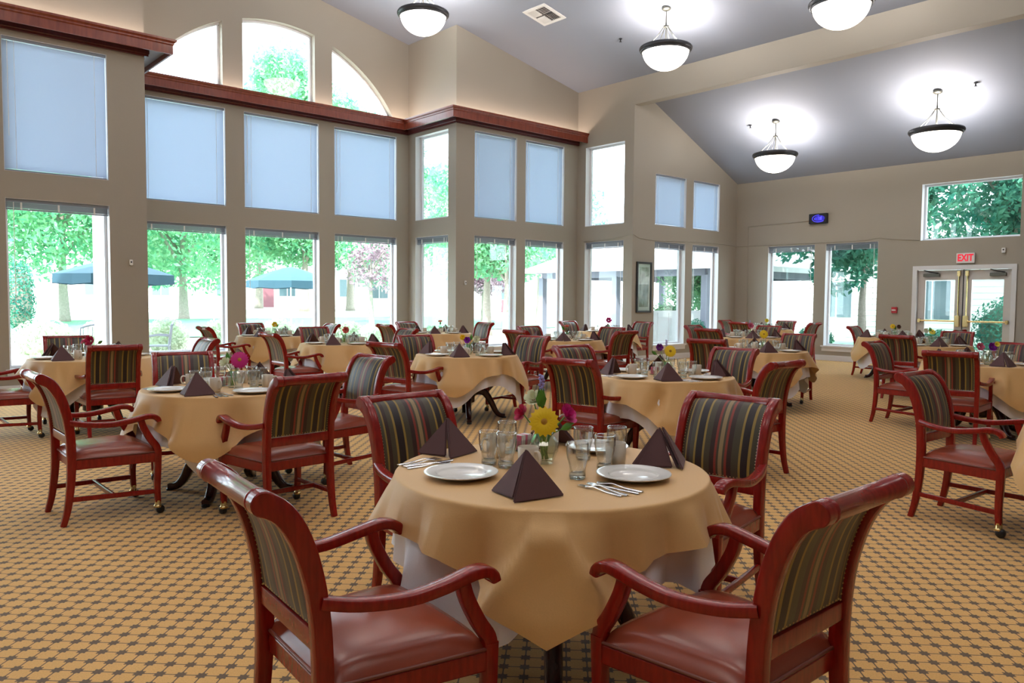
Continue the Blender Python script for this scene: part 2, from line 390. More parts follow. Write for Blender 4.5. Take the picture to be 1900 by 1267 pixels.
# windows
WN = [0]
def window(axis, c, out, u0, u1, z0, z1, rail=None, arch=False, sill=False):
    """frame set back in the opening near the outer face, a pane, and optionally a stool under the opening"""
    WN[0] += 1; s = 1 if out > 0 else -1; d0, d1 = .15*s, .21*s; fw = .045
    def P(u, d, z): return (u, c+d, z) if axis == 'y' else (c+d, u, z)
    def bx(m, a, b, e, f, za, zb):
        m.hexa([P(a, e, za), P(b, e, za), P(b, f, za), P(a, f, za), P(a, e, zb), P(b, e, zb), P(b, f, zb), P(a, f, zb)]); return m
    name = 'window_%d' % WN[0]
    if not arch:
        m = MB()
        bx(m, u0, u0+fw, d0, d1, z0, z1); bx(m, u1-fw, u1, d0, d1, z0, z1); bx(m, u0+fw, u1-fw, d0, d1, z0, z0+fw); bx(m, u0+fw, u1-fw, d0, d1, z1-fw, z1)
        f = struct(m.build(name, VINYL))
        bx(MB(), u0+fw, u1-fw, .178*s, .184*s, z0+fw, z1-fw).build('pane', GLASS, f)
        j_ = MB(); q = .004  # added liner: its white stands in for window light on the reveals
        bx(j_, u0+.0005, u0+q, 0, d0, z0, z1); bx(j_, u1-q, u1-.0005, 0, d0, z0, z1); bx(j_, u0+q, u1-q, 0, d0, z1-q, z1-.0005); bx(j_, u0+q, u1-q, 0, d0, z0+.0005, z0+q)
        tag(j_.build('lit_reveal_liner', TRIMW, f), 'added white liner standing in for daylight on the reveal')
        if sill:
            bx(MB(), u0-.05, u1+.05, -.05*s, .15*s, z0-.035, z0).build('window_stool', TRIMW, f)
            bx(MB(), u0-.03, u1+.03, -.022*s, -.001*s, z0-.13, z0-.035).build('apron', TRIMW, f)
    else:
        n = 18; m = MB(); g = MB()
        us_ = [lerp(u0, u1, i/n) for i in range(n+1)]
        for a, b in zip(us_, us_[1:]):
            za, zb = arcz(a), arcz(b)
            m.hexa([P(a, d0, za-fw), P(b, d0, zb-fw), P(b, d1, zb-fw), P(a, d1, za-fw), P(a, d0, za), P(b, d0, zb), P(b, d1, zb), P(a, d1, za)])
            g.hexa([P(a, .178*s, z0), P(b, .178*s, z0), P(b, .184*s, z0), P(a, .184*s, z0), P(a, .178*s, za-fw), P(b, .178*s, zb-fw), P(b, .184*s, zb-fw), P(a, .184*s, za-fw)])
        bx(m, u0, u0+fw, d0, d1, z0, arcz(u0+fw)-fw); bx(m, u1-fw, u1, d0, d1, z0, arcz(u1-fw)-fw); bx(m, u0+fw, u1-fw, d0-.002, d1, z0, z0+fw)
        f = struct(m.build(name, VINYL)); g.build('pane', GLASS, f)
    return f
def blind_closed(axis, c, out, u0, u1, z0, z1, label):
    s = 1 if out > 0 else -1
    def P(u, d, z): return (u, c+d*s, z) if axis == 'y' else (c+d*s, u, z)
    def bx(a, b, e, f, za, zb): return MB().hexa([P(a, e, za), P(b, e, za), P(b, f, za), P(a, f, za), P(a, e, zb), P(b, e, zb), P(b, f, zb), P(a, f, zb)])
    t = thing('window_blind', P((u0+u1)/2, .06, z0+.01), label, 'blind', 'closed mini blinds in the upper windows')
    inv = Matrix.Translation(-t.location)
    def part(name, mb, mat, lab=None):
        o = mb.build(name, mat, t); o.data.transform(inv); return o
    g = .012; part('head_rail', bx(u0+g, u1-g, .035, .085, z1-.045, z1-.003), BLINDH); part('bottom_rail', bx(u0+g, u1-g, .05, .072, z0+.01, z0+.03), BLINDH)
    m = MB(); z = z0+.04
    while z < z1-.06:
        m.add([P(u0+g, .066, z-.004), P(u1-g, .066, z-.004), P(u1-g, .052, z+.0185), P(u0+g, .052, z+.0185)], [(0, 1, 2, 3)]); z += .021
    tag(part('slats', m, BLIND), kind='stuff')
    for u in (u0+.16, u1-.16): part('ladder_cord', bx(u-.003, u+.003, .046, .05, z0+.03, z1-.04), WHITEPL)
    part('tilt_wand', bx(u0+.07, u0+.078, .03, .038, z0+.5, z1-.05), WHITEPL)
def blind_raised(axis, c, out, u0, u1, z1, label):
    s = 1 if out > 0 else -1
    def P(u, d, z): return (u, c+d*s, z) if axis == 'y' else (c+d*s, u, z)
    def bx(a, b, e, f, za, zb, m=None): return (m or MB()).hexa([P(a, e, za), P(b, e, za), P(b, f, za), P(a, f, za), P(a, e, zb), P(b, e, zb), P(b, f, zb), P(a, f, zb)])
    t = thing('window_blind', P((u0+u1)/2, .06, z1-.15), label, 'blind', 'raised mini blinds over the lower windows'); inv = Matrix.Translation(-t.location)
    def part(name, mb, mat):
        o = mb.build(name, mat, t); o.data.transform(inv); return o
    g = .012; part('head_rail', bx(u0+g, u1-g, .035, .085, z1-.05, z1-.003), BLINDH)
    m = MB()
    for k in range(16): bx(u0+g, u1-g, .046+.002*(k % 2), .072+.002*(k % 2), z1-.056-k*.0052, z1-.053-k*.0052, m)
    tag(part('stacked_slats', m, BLINDH), kind='stuff')
    part('bottom_rail', bx(u0+g, u1-g, .045, .075, z1-.160, z1-.140), BLINDH)
    for u in (u0+.2, (u0+u1)/2, u1-.2): part('ladder_tape', bx(u-.012, u+.012, .040, .044, z1-.15, z1-.05), WHITEPL)
    part('tilt_wand', bx(u0+.1, u0+.108, .03, .038, z1-1.5, z1-.05), WHITEPL)
ORD = ['first', 'second', 'third']
def wset(axis, c, out, ws, where, upper=True, top=UT, closed=True, names=None):
    for i, (a, b) in enumerate(ws):
        nm = names[i] if names else ''
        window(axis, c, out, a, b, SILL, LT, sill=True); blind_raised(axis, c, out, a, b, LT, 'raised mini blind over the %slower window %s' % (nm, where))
        if upper:
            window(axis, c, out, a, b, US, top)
            if closed: blind_closed(axis, c, out, a, b, US, top, 'closed mini blind in the %supper window %s' % (nm, where))
wset('y', YA, 1, A_W, 'beside the bay pier')
for a, b in A_EXTRA:
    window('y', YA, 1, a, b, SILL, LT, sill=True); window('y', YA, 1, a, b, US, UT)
wset('y', YB, 1, B_W, 'of the arched bay', names=['pier-side ', 'centre ', 'corner-side '])
for a, b in ARCH: window('y', YB, 1, a, b, ARCB, 0, arch=True)
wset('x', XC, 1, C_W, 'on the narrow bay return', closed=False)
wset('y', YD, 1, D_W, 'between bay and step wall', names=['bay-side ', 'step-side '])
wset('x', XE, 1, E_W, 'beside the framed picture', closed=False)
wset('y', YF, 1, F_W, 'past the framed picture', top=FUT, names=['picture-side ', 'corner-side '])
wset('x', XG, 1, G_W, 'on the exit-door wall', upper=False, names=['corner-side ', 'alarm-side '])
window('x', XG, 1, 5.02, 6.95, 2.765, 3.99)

# ------------------------------------------------------------------ pendant lamps
def bowl_profile(R, H, n=14):
    return [(R*math.sin(PI/2*i/n), -H*math.cos(PI/2*i/n)) for i in range(n+1)]
PL = {}
def pendant(x, y, zc, label, group='bowl pendant lamps', slope=0.0):
    D = .76; t = thing('pendant_lamp', (x, y, zc-D-.40), label, 'lamp', group); z0 = .40
    if not PL:
        PL['bowl'] = MB().lathe(bowl_profile(.43, .38), 40).mesh('glass_bowl', BOWL, 180)
        PL['rim'] = MB().lathe([(.425, -.06), (.445, -.065), (.452, -.035), (.470, -.03), (.485, -.005), (.487, .02), (.475, .04), (.455, .05), (.43, .045), (.425, -.06)], 40).mesh('rim_ring', BRONZE, 40)
        PL['can'] = MB().lathe([(0, .0), (.085, .0), (.085, -.03), (.05, -.055), (.012, -.06), (0, -.06)], 20).mesh('canopy', NICKEL, 40)
        PL['stem'] = MB().lathe([(.011, -.40), (.011, .05), (.016, .05), (.016, .09), (.011, .09), (.011, .36)], 10).mesh('stem', NICKEL, 40)
        PL['hub'] = MB().lathe([(0, -.02), (.05, -.015), (.05, .01), (.02, .02), (0, .02)], 16).mesh('hub', NICKEL, 40)
        PL['rod'] = MB().tube([(.035, 0, .42), (.16, 0, .24), (.30, 0, .10), (.445, 0, .03)], .006, 6).mesh('support_rod', NICKEL, 180)
    put('glass_bowl', PL['bowl'], t, (0, 0, z0)); put('rim_ring', PL['rim'], t, (0, 0, z0))
    put('canopy', PL['can'], t, (0, 0, z0+D)); put('stem', PL['stem'], t, (0, 0, z0+.39)); put('hub', PL['hub'], t, (0, 0, z0+.42))
    for k in range(6): put('support_rod', PL['rod'], t, (0, 0, z0), (0, 0, k*PI/3+.3))
    ld = bpy.data.lights.new('bulb', 'POINT'); ld.energy = 55; ld.shadow_soft_size = .12; ld.color = (1, .97, .95)
    l = bpy.data.objects.new('bulb', ld); C.objects.link(l); l.parent = t; l.location = (0, 0, z0+.08)
pendant(11.87, 9.17, ceil_main(11.87), 'bowl pendant hanging from the vaulted ceiling, nearer the windows, before the header')
pendant(12.0, 5.9, ceil_main(12.0), 'bowl pendant hanging beside the header, away from the windows')
pendant(8.6, 12.3, ceil_main(8.6), 'bowl pendant hanging in front of the arched bay')
pendant(15.93, 5.9, ceil_far(15.93), 'bowl pendant beyond the header, nearer the exit doors')
pendant(15.94, 9.25, ceil_far(15.94), 'bowl pendant beyond the header, nearer the corner windows')
for x, y in ((8.6, 5.9), (5.4, 9.2), (5.4, 5.9), (5.4, 2.6), (2.1, 9.2), (2.1, 5.9), (2.1, 2.6), (5.4, -.7), (2.1, -.7), (8.6, -.7), (-1.5, 2.6), (-1.5, -.7), (-1.5, 5.9)):  # unseen pendants, added as fill light for the near tables and floor
    pendant(x, y, ceil_main(x), 'unseen bowl pendant added to light the inner dining floor', 'added bowl pendants over the inner floor')

# ------------------------------------------------------------------ wall and ceiling fittings
def cbox(name, x0, x1, y0, y1, z0, z1, mat, bev=.006, parent=None):
    m = MB().box(x0, x1, y0, y1, z0, z1); me = m.mesh(name, mat)
    bm = bmesh.new(); bm.from_mesh(me); bmesh.ops.bevel(bm, geom=bm.edges[:], offset=bev, segments=2, affect='EDGES'); bm.to_mesh(me); bm.free()
    return put(name, me, parent)
def text_mesh(body, size, name):
    cu = bpy.data.curves.new(name, 'FONT'); cu.body = body; cu.size = size; cu.align_x = 'CENTER'; cu.align_y = 'CENTER'; cu.extrude = .003; cu.offset = .006*size/.2
    o = bpy.data.objects.new(name, cu); C.objects.link(o); bpy.context.view_layer.update()
    me = bpy.data.meshes.new_from_object(o.evaluated_get(bpy.context.evaluated_depsgraph_get())); bpy.data.objects.remove(o); me.name = name; return me
t = thing('exit_sign', (XG, 6.02, 2.25), 'white exit sign with red letters above the double doors', 'exit sign')
cbox('sign_box', -.055, -.002, -.175, .175, 0, .21, WHITEPL, .006, t)
me = text_mesh('EXIT', .20, 'exit_letters'); me.materials.clear(); me.materials.append(emit('exit_red', (.62, .008, .03), .5))
put('exit_letters', me, t, (-.057, 0, .105), (PI/2, 0, -PI/2)).scale = (.74, 1, 1)
# lit wall sign
t = thing('lit_wall_sign', (XG, 9.285, 3.29), 'small black wall sign with a glowing blue oval emblem', 'sign')
cbox('sign_box', -.09, -.002, -.225, .225, 0, .24, BLACK, .006, t)
BLUE = emit('blue_glow', (.06, .05, .75), 1.0); BLUED = emit('deep_blue_glow', (.012, .008, .22), 1.0)
m = MB(); n = 30; m.add([(-.0925, .13*math.cos(2*PI*i/n)-.05, .12+.075*math.sin(2*PI*i/n)) for i in range(n)], [tuple(range(n))]); m.build('glow_field', BLUED, t)
m = MB(); m.tube([(-.094, .165*math.cos(a)-.03, .12+.085*math.sin(a)) for a in [lerp(-2.4, 1.6, i/24) for i in range(25)]], .006, 6); m.build('swoosh', BLUE, t, 180)
m = MB()
for k, (y0, z0, w, h) in enumerate([(.085, .09, .014, .05), (.05, .09, .025, .012), (.05, .13, .025, .012), (.04, .09, .012, .05), (-.01, .085, .014, .09), (-.045, .085, .045, .07), (-.09, .085, .014, .09)]): m.box(-.0955, -.093, y0-w, y0, z0, z0+h)
m.build('emblem_marks', BLUE, t)
t = thing('fire_alarm_pull', (XG, 7.445, 1.17), 'small red fire alarm pull station beside the doors', 'fire alarm')
cbox('housing', -.05, -.002, -.06, .06, 0, .135, REDPL, .006, t); cbox('pull_handle', -.066, -.05, -.045, .045, .055, .080, WHITEPL, .004, t)
t = thing('motion_sensor', (XG, 5.32, 2.44), 'small white sensor box high beside the exit doors', 'sensor'); cbox('sensor_case', -.05, -.002, -.035, .035, 0, .1, WHITEPL, .006, t); MB().lathe([(0, -.012), (.012, -.01), (.016, 0)], 12, 'x', (-.05, 0, .06)).build('lens', BLACK, t, 180)
for (x, y, z, lab) in ((3.62, YA, 1.90, 'tiny white sensor on the pier between wide window and bay'), (10.42, YD, 1.72, 'tiny white sensor on the corner pier by the bay')):
    t = thing('wall_sensor', (x, y, z), lab, 'sensor'); cbox('sensor_case', -.025, .025, -.03, -.002, 0, .09, WHITEPL, .006, t); MB().lathe([(0, -.012), (.010, -.01), (.013, 0)], 12, 'y', (0, -.03, .05)).build('lens', BLACK, t, 180)
# framed picture
t = thing('framed_picture', (14.29, YF, 1.13), 'tall dark framed print with pale mat on the narrow wall', 'picture'); h, w, f = 1.17, .27, .045
m = MB(); m.box(-w, -w+f, -.035, -.001, 0, h); m.box(w-f, w, -.035, -.001, 0, h); m.box(-w+f, w-f, -.035, -.001, 0, f); m.box(-w+f, w-f, -.035, -.001, h-f, h); m.build('frame', BLACK, t)
MB().box(-w+f, w-f, -.016, -.002, f, h-f).build('mat_board', plain('mat_board', (.62, .66, .62), .5, .03), t)
MB().box(-w+.10, w-.10, -.019, -.016, .13, h-.12).build('print', artprint(), t)
MB().box(-w+f, w-f, -.024, -.022, f, h-f).build('picture_glass', GLASS, t)
# cords stapled to the wall
def cord(pts, r, lab): tag(MB().tube(pts, r, 5).build('power_cable', CORDM, None, 180), lab, 'cable')
e = .012
cord([onx(1083, 449, XE-e), onx(1130, 444, XE-e), onx(1158, 438, XE-e), (XE-e, YF-e, 2.93), ony(1185, 441, YF-e), ony(1213, 446, YF-e), ony(1285, 449, YF-e), ony(1345, 453.5, YF-e), (XG-e, YF-e, 2.84)]+[onx(a, b, XG-e) for a, b in ((1420, 455), (1520, 450.5), (1600, 446), (1632, 441), (1660, 444), (1706, 446))], .007, 'thin cord stapled along the wall from the step to the end window')
cord([onx(1386, 600, XG-e), onx(1387, 500, XG-e), onx(1388.5, 421, XG-e), onx(1440, 416, XG-e), onx(1503, 410, XG-e)], .008, 'thin power cord rising to the lit wall sign')
# ceiling register, hatch and sprinklers
def on_slope(o, sl): o.rotation_euler = (0, math.atan(sl), 0)
t = thing('ceiling_vent', (10.85, 11.37, ceil_main(10.85)), 'square white ceiling air register with a dark louvre quarter', 'vent'); on_slope(t, SL)
m = MB(); s = .31
for a, b, c_, d in ((-s, s, -s, -s+.07), (-s, s, s-.07, s), (-s, -s+.07, -s+.07, s-.07), (s-.07, s, -s+.07, s-.07)): m.box(a, b, c_, d, -.018, .0)
m.build('frame', WHITEPL, t); MB().box(-.24, .24, -.24, .24, -.004, .0).build('duct', BLACK, t)
for q, (sx, sy) in enumerate(((-1, -1), (1, -1), (-1, 1), (1, 1))):
    for k in range(5):
        o = .03+k*.042
        if q in (0, 3): p = [(sx*o, sy*.02, -.004), (sx*o, sy*.235, -.004), (sx*(o+.035), sy*.235, -.02), (sx*(o+.035), sy*.02, -.02)]
        else: p = [(sx*.02, sy*o, -.004), (sx*.235, sy*o, -.004), (sx*.235, sy*(o+.035), -.02), (sx*.02, sy*(o+.035), -.02)]
        MB().add(p, [(0, 1, 2, 3)]).build('louvre', WHITEPL, t)
hp = onz(966, 4, ceil_main(10.3)); t = thing('ceiling_hatch', (9.98, 11.55, ceil_main(9.98)), 'flat white access hatch in the ceiling beside the air register', 'hatch'); on_slope(t, SL)
cbox('hatch_frame', -.30, .30, -.30, .30, -.012, .0, CEILP, .004, t); cbox('hatch_door', -.25, .25, -.25, .25, -.018, -.012, CEILP, .003, t)
for (x, y, far, lab) in ((12.34, 10.68, 0, 'sprinkler head on the vaulted ceiling before the header'), (15.93, 9.88, 1, 'sprinkler head beyond the header near the corner windows'), (15.89, 5.24, 1, 'sprinkler head beyond the header near the exit doors')):
    t = thing('sprinkler_head', (x, y, ceil_far(x) if far else ceil_main(x)), lab, 'sprinkler')
    MB().lathe([(0, 0), (.035, 0), (.035, -.01), (.012, -.02), (.012, -.06), (0, -.06)], 14).build('escutcheon', BLACK, t, 40); MB().lathe([(0, -.06), (.028, -.062), (.028, -.066), (0, -.068)], 12).build('deflector', BLACK, t, 40)

# ------------------------------------------------------------------ double exit doors
def door():
    f = MB(); y0, y1, zt = 5.13, 7.02, 2.15
    for a, b, za, zb in ((y0-.06, y0+.03, 0, zt+.06), (y1-.03, y1+.06, 0, zt+.06), (y0+.03, y1-.03, zt-.03, zt+.06)): f.box(XG-.025, XG+.18, a, b, za, zb)
    struct(f.build('trim_door_frame', TRIMW))
    for k, (a, b, name) in enumerate(((6.085, 6.985, 'door_1'), (5.165, 6.065, 'door_2'))):
        xs0, xs1 = XG+.06, XG+.105; m = MB(); st = .15
        m.box(xs0, xs1, a, a+st, .01, 2.11); m.box(xs0, xs1, b-st, b, .01, 2.11); m.box(xs0, xs1, a+st, b-st, .01, .26); m.box(xs0, xs1, a+st, b-st, 1.90, 2.11)
        d = struct(m.build(name, DOORP)); MB().box(xs0+.02, xs0+.026, a+st, b-st, .26, 1.90).build('pane', GLASS, d)
        MB().tube([(xs0-.06, a+.06, 1.02), (xs0-.06, b-.06, 1.02)], .018, 8).build('push_bar', BRASS, d, 40)
        inn = a+.07 if k == 0 else b-.07; outr = b-.06 if k == 0 else a+.06
        cbox('latch_case', xs0-.09, xs0, inn-.045, inn+.045, .90, 1.14, BRASS, .008, d); cbox('bar_bracket', xs0-.08, xs0, outr-.025, outr+.025, .98, 1.06, BRASS, .006, d)
        MB().tube([(xs0-.03, inn, 1.14), (xs0-.03, inn, 2.0)], .014, 8).build('vertical_rod', BRASS, d, 40); cbox('top_latch', xs0-.06, xs0, inn-.03, inn+.03, 1.98, 2.09, BRASS, .006, d)
        cl = .33 if k == 0 else .30; cc = b-.12-cl if k == 0 else a+.10
        cbox('closer_body', xs0-.07, xs0, cc, cc+cl, 1.97, 2.04, NICKEL, .006, d)
        MB().tube([(xs0-.05, cc+.02, 2.045), (xs0-.10, cc+cl*.5, 2.07), (xs0-.02, cc+cl, 2.115)], .012, 6).build('closer_arm', BLACK, d, 180)
    struct(MB().box(XG+.055, XG+.11, 6.065, 6.085, .0, 2.12).build('trim_door_astragal', BLACK))
    struct(MB().box(XG-.01, XG+.25, 5.13, 7.02, -.002, .012).build('trim_threshold', BRASS))
door()

exec_marker = None
# ================================================================== CHAIRS
def make_chair():
    t = thing('dining_armchair', (0, 0, 0), '', 'chair')
    st = [(-.292, 0), (-.266, .10), (-.246, .25), (-.238, .42), (-.244, .58), (-.262, .70), (-.296, .81), (-.342, .885), (-.392, .918)]
    sp = cr_spline([(0, y, z) for y, z in st], 4)
    sx = .222
    for s in (-1, 1):
        pts = [(s*sx, p.y, p.z) for p in sp]; n = len(pts)
        hs = [lerp(.034, .052, min(1, i/12))+.014*max(0, (i-n*.55)/(n*.45)) for i in range(n)]; ws = [lerp(.034, .042, min(1, i/10)) for i in range(n)]
        m = MB().sweep(pts, (1, 0, 0), ws, hs, .35)
        m.lathe([(0, -.0212), (.029, -.0212), (.032, -.018), (.032, .018), (.029, .0212), (0, .0212)], 18, 'x', (s*sx, -.394, .9185))
        m.build('back_post', CHERRY, t, 40)
    # rolled top rail
    MB().lathe([(0, -.2), (.030, -.2), (.0325, -.197), (.0325, -.186), (.030, -.183), (.030, .183), (.0325, .186), (.0325, .197), (.030, .2), (0, .2)], 20, 'x', (0, -.394, .9185)).build('top_rail', CHERRY, t, 40)
    MB().sweep([(-.205, -.241, .528), (.205, -.241, .528)], (0, 0, 1), .056, .032, .3).build('lower_back_rail', CHERRY, t, 40)
    # upholstered panel following the posts
    seg = [p for p in cr_spline([(0, y, z) for y, z in st], 8) if .552 <= p.z <= .914]
    nu, nv = 10, len(seg); fr, bk = [], []
    for i, p in enumerate(seg):
        a, b = seg[max(0, i-1)], seg[min(nv-1, i+1)]; tn = (b-a).normalized(); nn = Vector((0, tn.z, -tn.y))
        v = 2*i/(nv-1)-1; rf, rb = [], []
        for j in range(nu+1):
            u = 2*j/nu-1; bul = (1-u**4)*(1-v**6); x = u*.201
            rf.append(Vector((x, p.y, p.z))+nn*(.010+.016*bul)); rb.append(Vector((x, p.y, p.z))-nn*(.008+.010*bul))
        fr.append(rf); bk.append(rb)
    m = MB(); V = [p for r in fr for p in r]+[p for r in bk for p in r]; k = (nu+1)*nv; F = []
    for i in range(nv-1):
        for j in range(nu):
            q = i*(nu+1)+j; F.append((q, q+1, q+nu+2, q+nu+1)); F.append((k+q, k+q+nu+1, k+q+nu+2, k+q+1))
    for i in range(nv-1):
        for j in (0, nu): q = i*(nu+1)+j; F.append((q, q+nu+1, k+q+nu+1, k+q))
    for i in (0, nv-1):
        for j in range(nu): q = i*(nu+1)+j; F.append((q, k+q, k+q+1, q+1))
    m.add(V, F); pan = m.build('back_panel', STRIPE, t, 60)
    # brass nailheads round both faces of the panel
    m = MB(); ring = []
    for side_, nr in ((fr, 1), (bk, -1)):
        row = [side_[i][0] + Vector((.006, 0, 0)) for i in range(0, nv)]; row2 = [side_[i][nu]-Vector((.006, 0, 0)) for i in range(0, nv)]
        bot = [side_[0][0].lerp(side_[0][nu], q/22)+Vector((0, 0, .006)) for q in range(1, 22)]
        for rr in (row, row2):
            dense = [rr[i].lerp(rr[i+1], h) for i in range(nv-1) for h in ((0, .5) if (rr[1]-rr[0]).length > .02 else (0,))]
            ring += [(p, nr) for p in dense]
        ring += [(p, nr) for p in bot]
    for p, nr in ring:
        r = .0042; d = Vector((0, .0045*nr, 0))
        m.add([p+d]+[p+Vector((r*math.cos(a), 0, r*math.sin(a))) for a in (0, PI/3, 2*PI/3, PI, 4*PI/3, 5*PI/3)], [(0, 1+q, 1+(q+1) % 6) for q in range(6)])
    tag(m.build('nailhead_trim', NAILS, pan, 180), kind='stuff')
    # seat
    trap = [(-.238, -.232), (.238, -.232), (.290, .245), (-.290, .245)]
    m = MB(); m.rings([[(x*q, y*q, z) for x, y in trap] for z, q in ((.345, .985), (.35, 1), (.402, 1), (.407, .985))]); m.build('seat_frame', CHERRY, t, 30)
    n = 16; V = []; F = []
    for i in range(n+1):
        for j in range(n+1):
            u, v = 2*j/n-1, 2*i/n-1; uu = math.copysign(abs(u)**.8, u); vv = math.copysign(abs(v)**.8, v)
            hw = lerp(.236, .287, (vv+1)/2); yy = lerp(-.228, .247, (vv+1)/2)
            e_ = max(0, (1-abs(uu)**5)*(1-abs(vv)**5)); V.append((uu*hw, yy, .408+.058*e_**.38+.012*(1-uu*uu)*(1-vv*vv)))
    for i in range(n):
        for j in range(n): q = i*(n+1)+j; F.append((q, q+1, q+n+2, q+n+1))
    c_ = MB().add(V, F).build('seat_cushion', VINYLSEAT, t, 180)
    cor = [(-.237, -.229), (.237, -.229), (.288, .246), (-.288, .246)]; lp = []
    for i in range(4):
        a, b = Vector(cor[i]), Vector(cor[(i+1) % 4])
        lp += [a.lerp(b, q) for q in (.03, .25, .5, .75, .97)]
    MB().tube([(p.x, p.y, .411) for p in lp], .0055, 6, False, True).build('seat_piping', PIPING, c_, 180)
    for s in (-1, 1):
        p = cr_spline([(s*.272, .252, .425), (s*.272, .250, .30), (s*.270, .246, .18), (s*.268, .250, .078)], 4)
        MB().sweep(p, (1, 0, 0), [lerp(.044, .034, i/12) for i in range(13)], [lerp(.046, .034, i/12) for i in range(13)], .3).build('front_leg', CHERRY, t, 40)
        p = cr_spline([(s*.286, .148, .628), (s*.285, .165, .575), (s*.282, .205, .50), (s*.276, .243, .445), (s*.273, .252, .40)], 4)
        MB().sweep(p, (1, 0, 0), .034, [lerp(.040, .046, i/16) for i in range(17)], .3).build('arm_support', CHERRY, t, 40)
        p = cr_spline([(s*.232, -.245, .640), (s*.258, -.15, .622), (s*.281, -.02, .615), (s*.292, .09, .630), (s*.290, .18, .647), (s*.284, .228, .642), (s*.281, .252, .624), (s*.280, .258, .610)], 4)
        n = len(p); MB().sweep(p, (1, 0, 0), [lerp(.040, .054, min(1, i/18)) for i in range(n)], [.034 if i < n-4 else .03 for i in range(n)], .45).build('armrest', CHERRY, t, 50)
        MB().sweep([(s*.224, -.258, .162), (s*.268, .245, .148)], (1, 0, 0), .020, .030, .3).build('side_stretcher', CHERRY, t, 40)
        cst = MB().lathe([(0, .088), (.019, .088), (.020, .06), (.026, .052), (.024, .042), (.008, .036), (0, .036)], 14, 'z', (s*.268, .250, 0)).build('caster', BRASS, t, 40)
        MB().lathe([(0, -.022), (.018, -.021), (.027, -.014), (.029, 0), (.027, .014), (.018, .021), (0, .022)], 16, 'x', (s*.268, .262, .029)).build('wheel', RUBBER, cst, 40)
    MB().sweep([(-.243, -.01, .156), (.243, -.01, .156)], (0, 0, 1), .030, .022, .3).build('cross_stretcher', CHERRY, t, 40)
    return t
CH0 = make_chair(); CH_USED = [False]
SIDES = {'N': ((0, 1), 'window side'), 'S': ((0, -1), 'side away from windows'), 'E': ((1, 0), 'exit side'), 'W': ((-1, 0), 'side away from exit')}
def chair(rx, ry, side, key, turn=0.0):
    """(rx,ry) is the middle of the top rail on the floor plan; the chair faces the table from that side"""
    (dx, dy), words = SIDES[side]; ang = math.atan2(-dy, -dx)+math.radians(turn)
    f = Vector((math.cos(ang), math.sin(ang)))
    o = CH0 if not CH_USED[0] else copy_tree(CH0); CH_USED[0] = True
    o.location = (rx+f.x*.40, ry+f.y*.40, 0); o.rotation_euler = (0, 0, ang-PI/2)
    tag(o, 'red-framed striped armchair, %s of the %s' % (words, key), 'chair', 'striped dining armchairs'); return o

# ================================================================== TABLES AND CLOTHS
def make_table():
    t = thing('dining_table', (0, 0, 0), '', 'table')
    MB().lathe([(0, .722), (.54, .722), (.575, .728), (.588, .740), (.58, .754), (0, .754)], 48).build('tabletop', MAHOG, t, 40)
    MB().lathe([(0, .724), (.20, .724), (.20, .70), (.11, .66), (.075, .60), (.065, .50), (.085, .42), (.12, .36), (.13, .30), (.10, .26), (.10, .20), (.05, .17), (0, .17)], 24).build('column', MAHOG, t, 40)
    p = cr_spline([(.06, 0, .30), (.14, 0, .335), (.22, 0, .30), (.29, 0, .20), (.345, 0, .09), (.40, 0, .035), (.46, 0, .028)], 4); n = len(p)
    me = MB().sweep(p, (0, 1, 0), [lerp(.085, .05, i/n) for i in range(n)], [lerp(.10, .042, i/n) for i in range(n)], .5).mesh('leg', MAHOG, 50)
    mf = MB().lathe([(0, 0), (.028, 0), (.030, .012), (.02, .02), (0, .022)], 12, 'z', (.45, 0, 0)).mesh('glide', RUBBER, 40)
    for k in range(4):
        l = put('leg', me, t, None, (0, 0, k*PI/2)); put('glide', mf, l)
    return t
TB0 = make_table(); TB_USED = [False]
def interp(tab, x):
    for (a, p), (b, q) in zip(tab, tab[1:]):
        if a <= x <= b: return p+(q-p)*(x-a)/(b-a)
    return tab[-1][1]
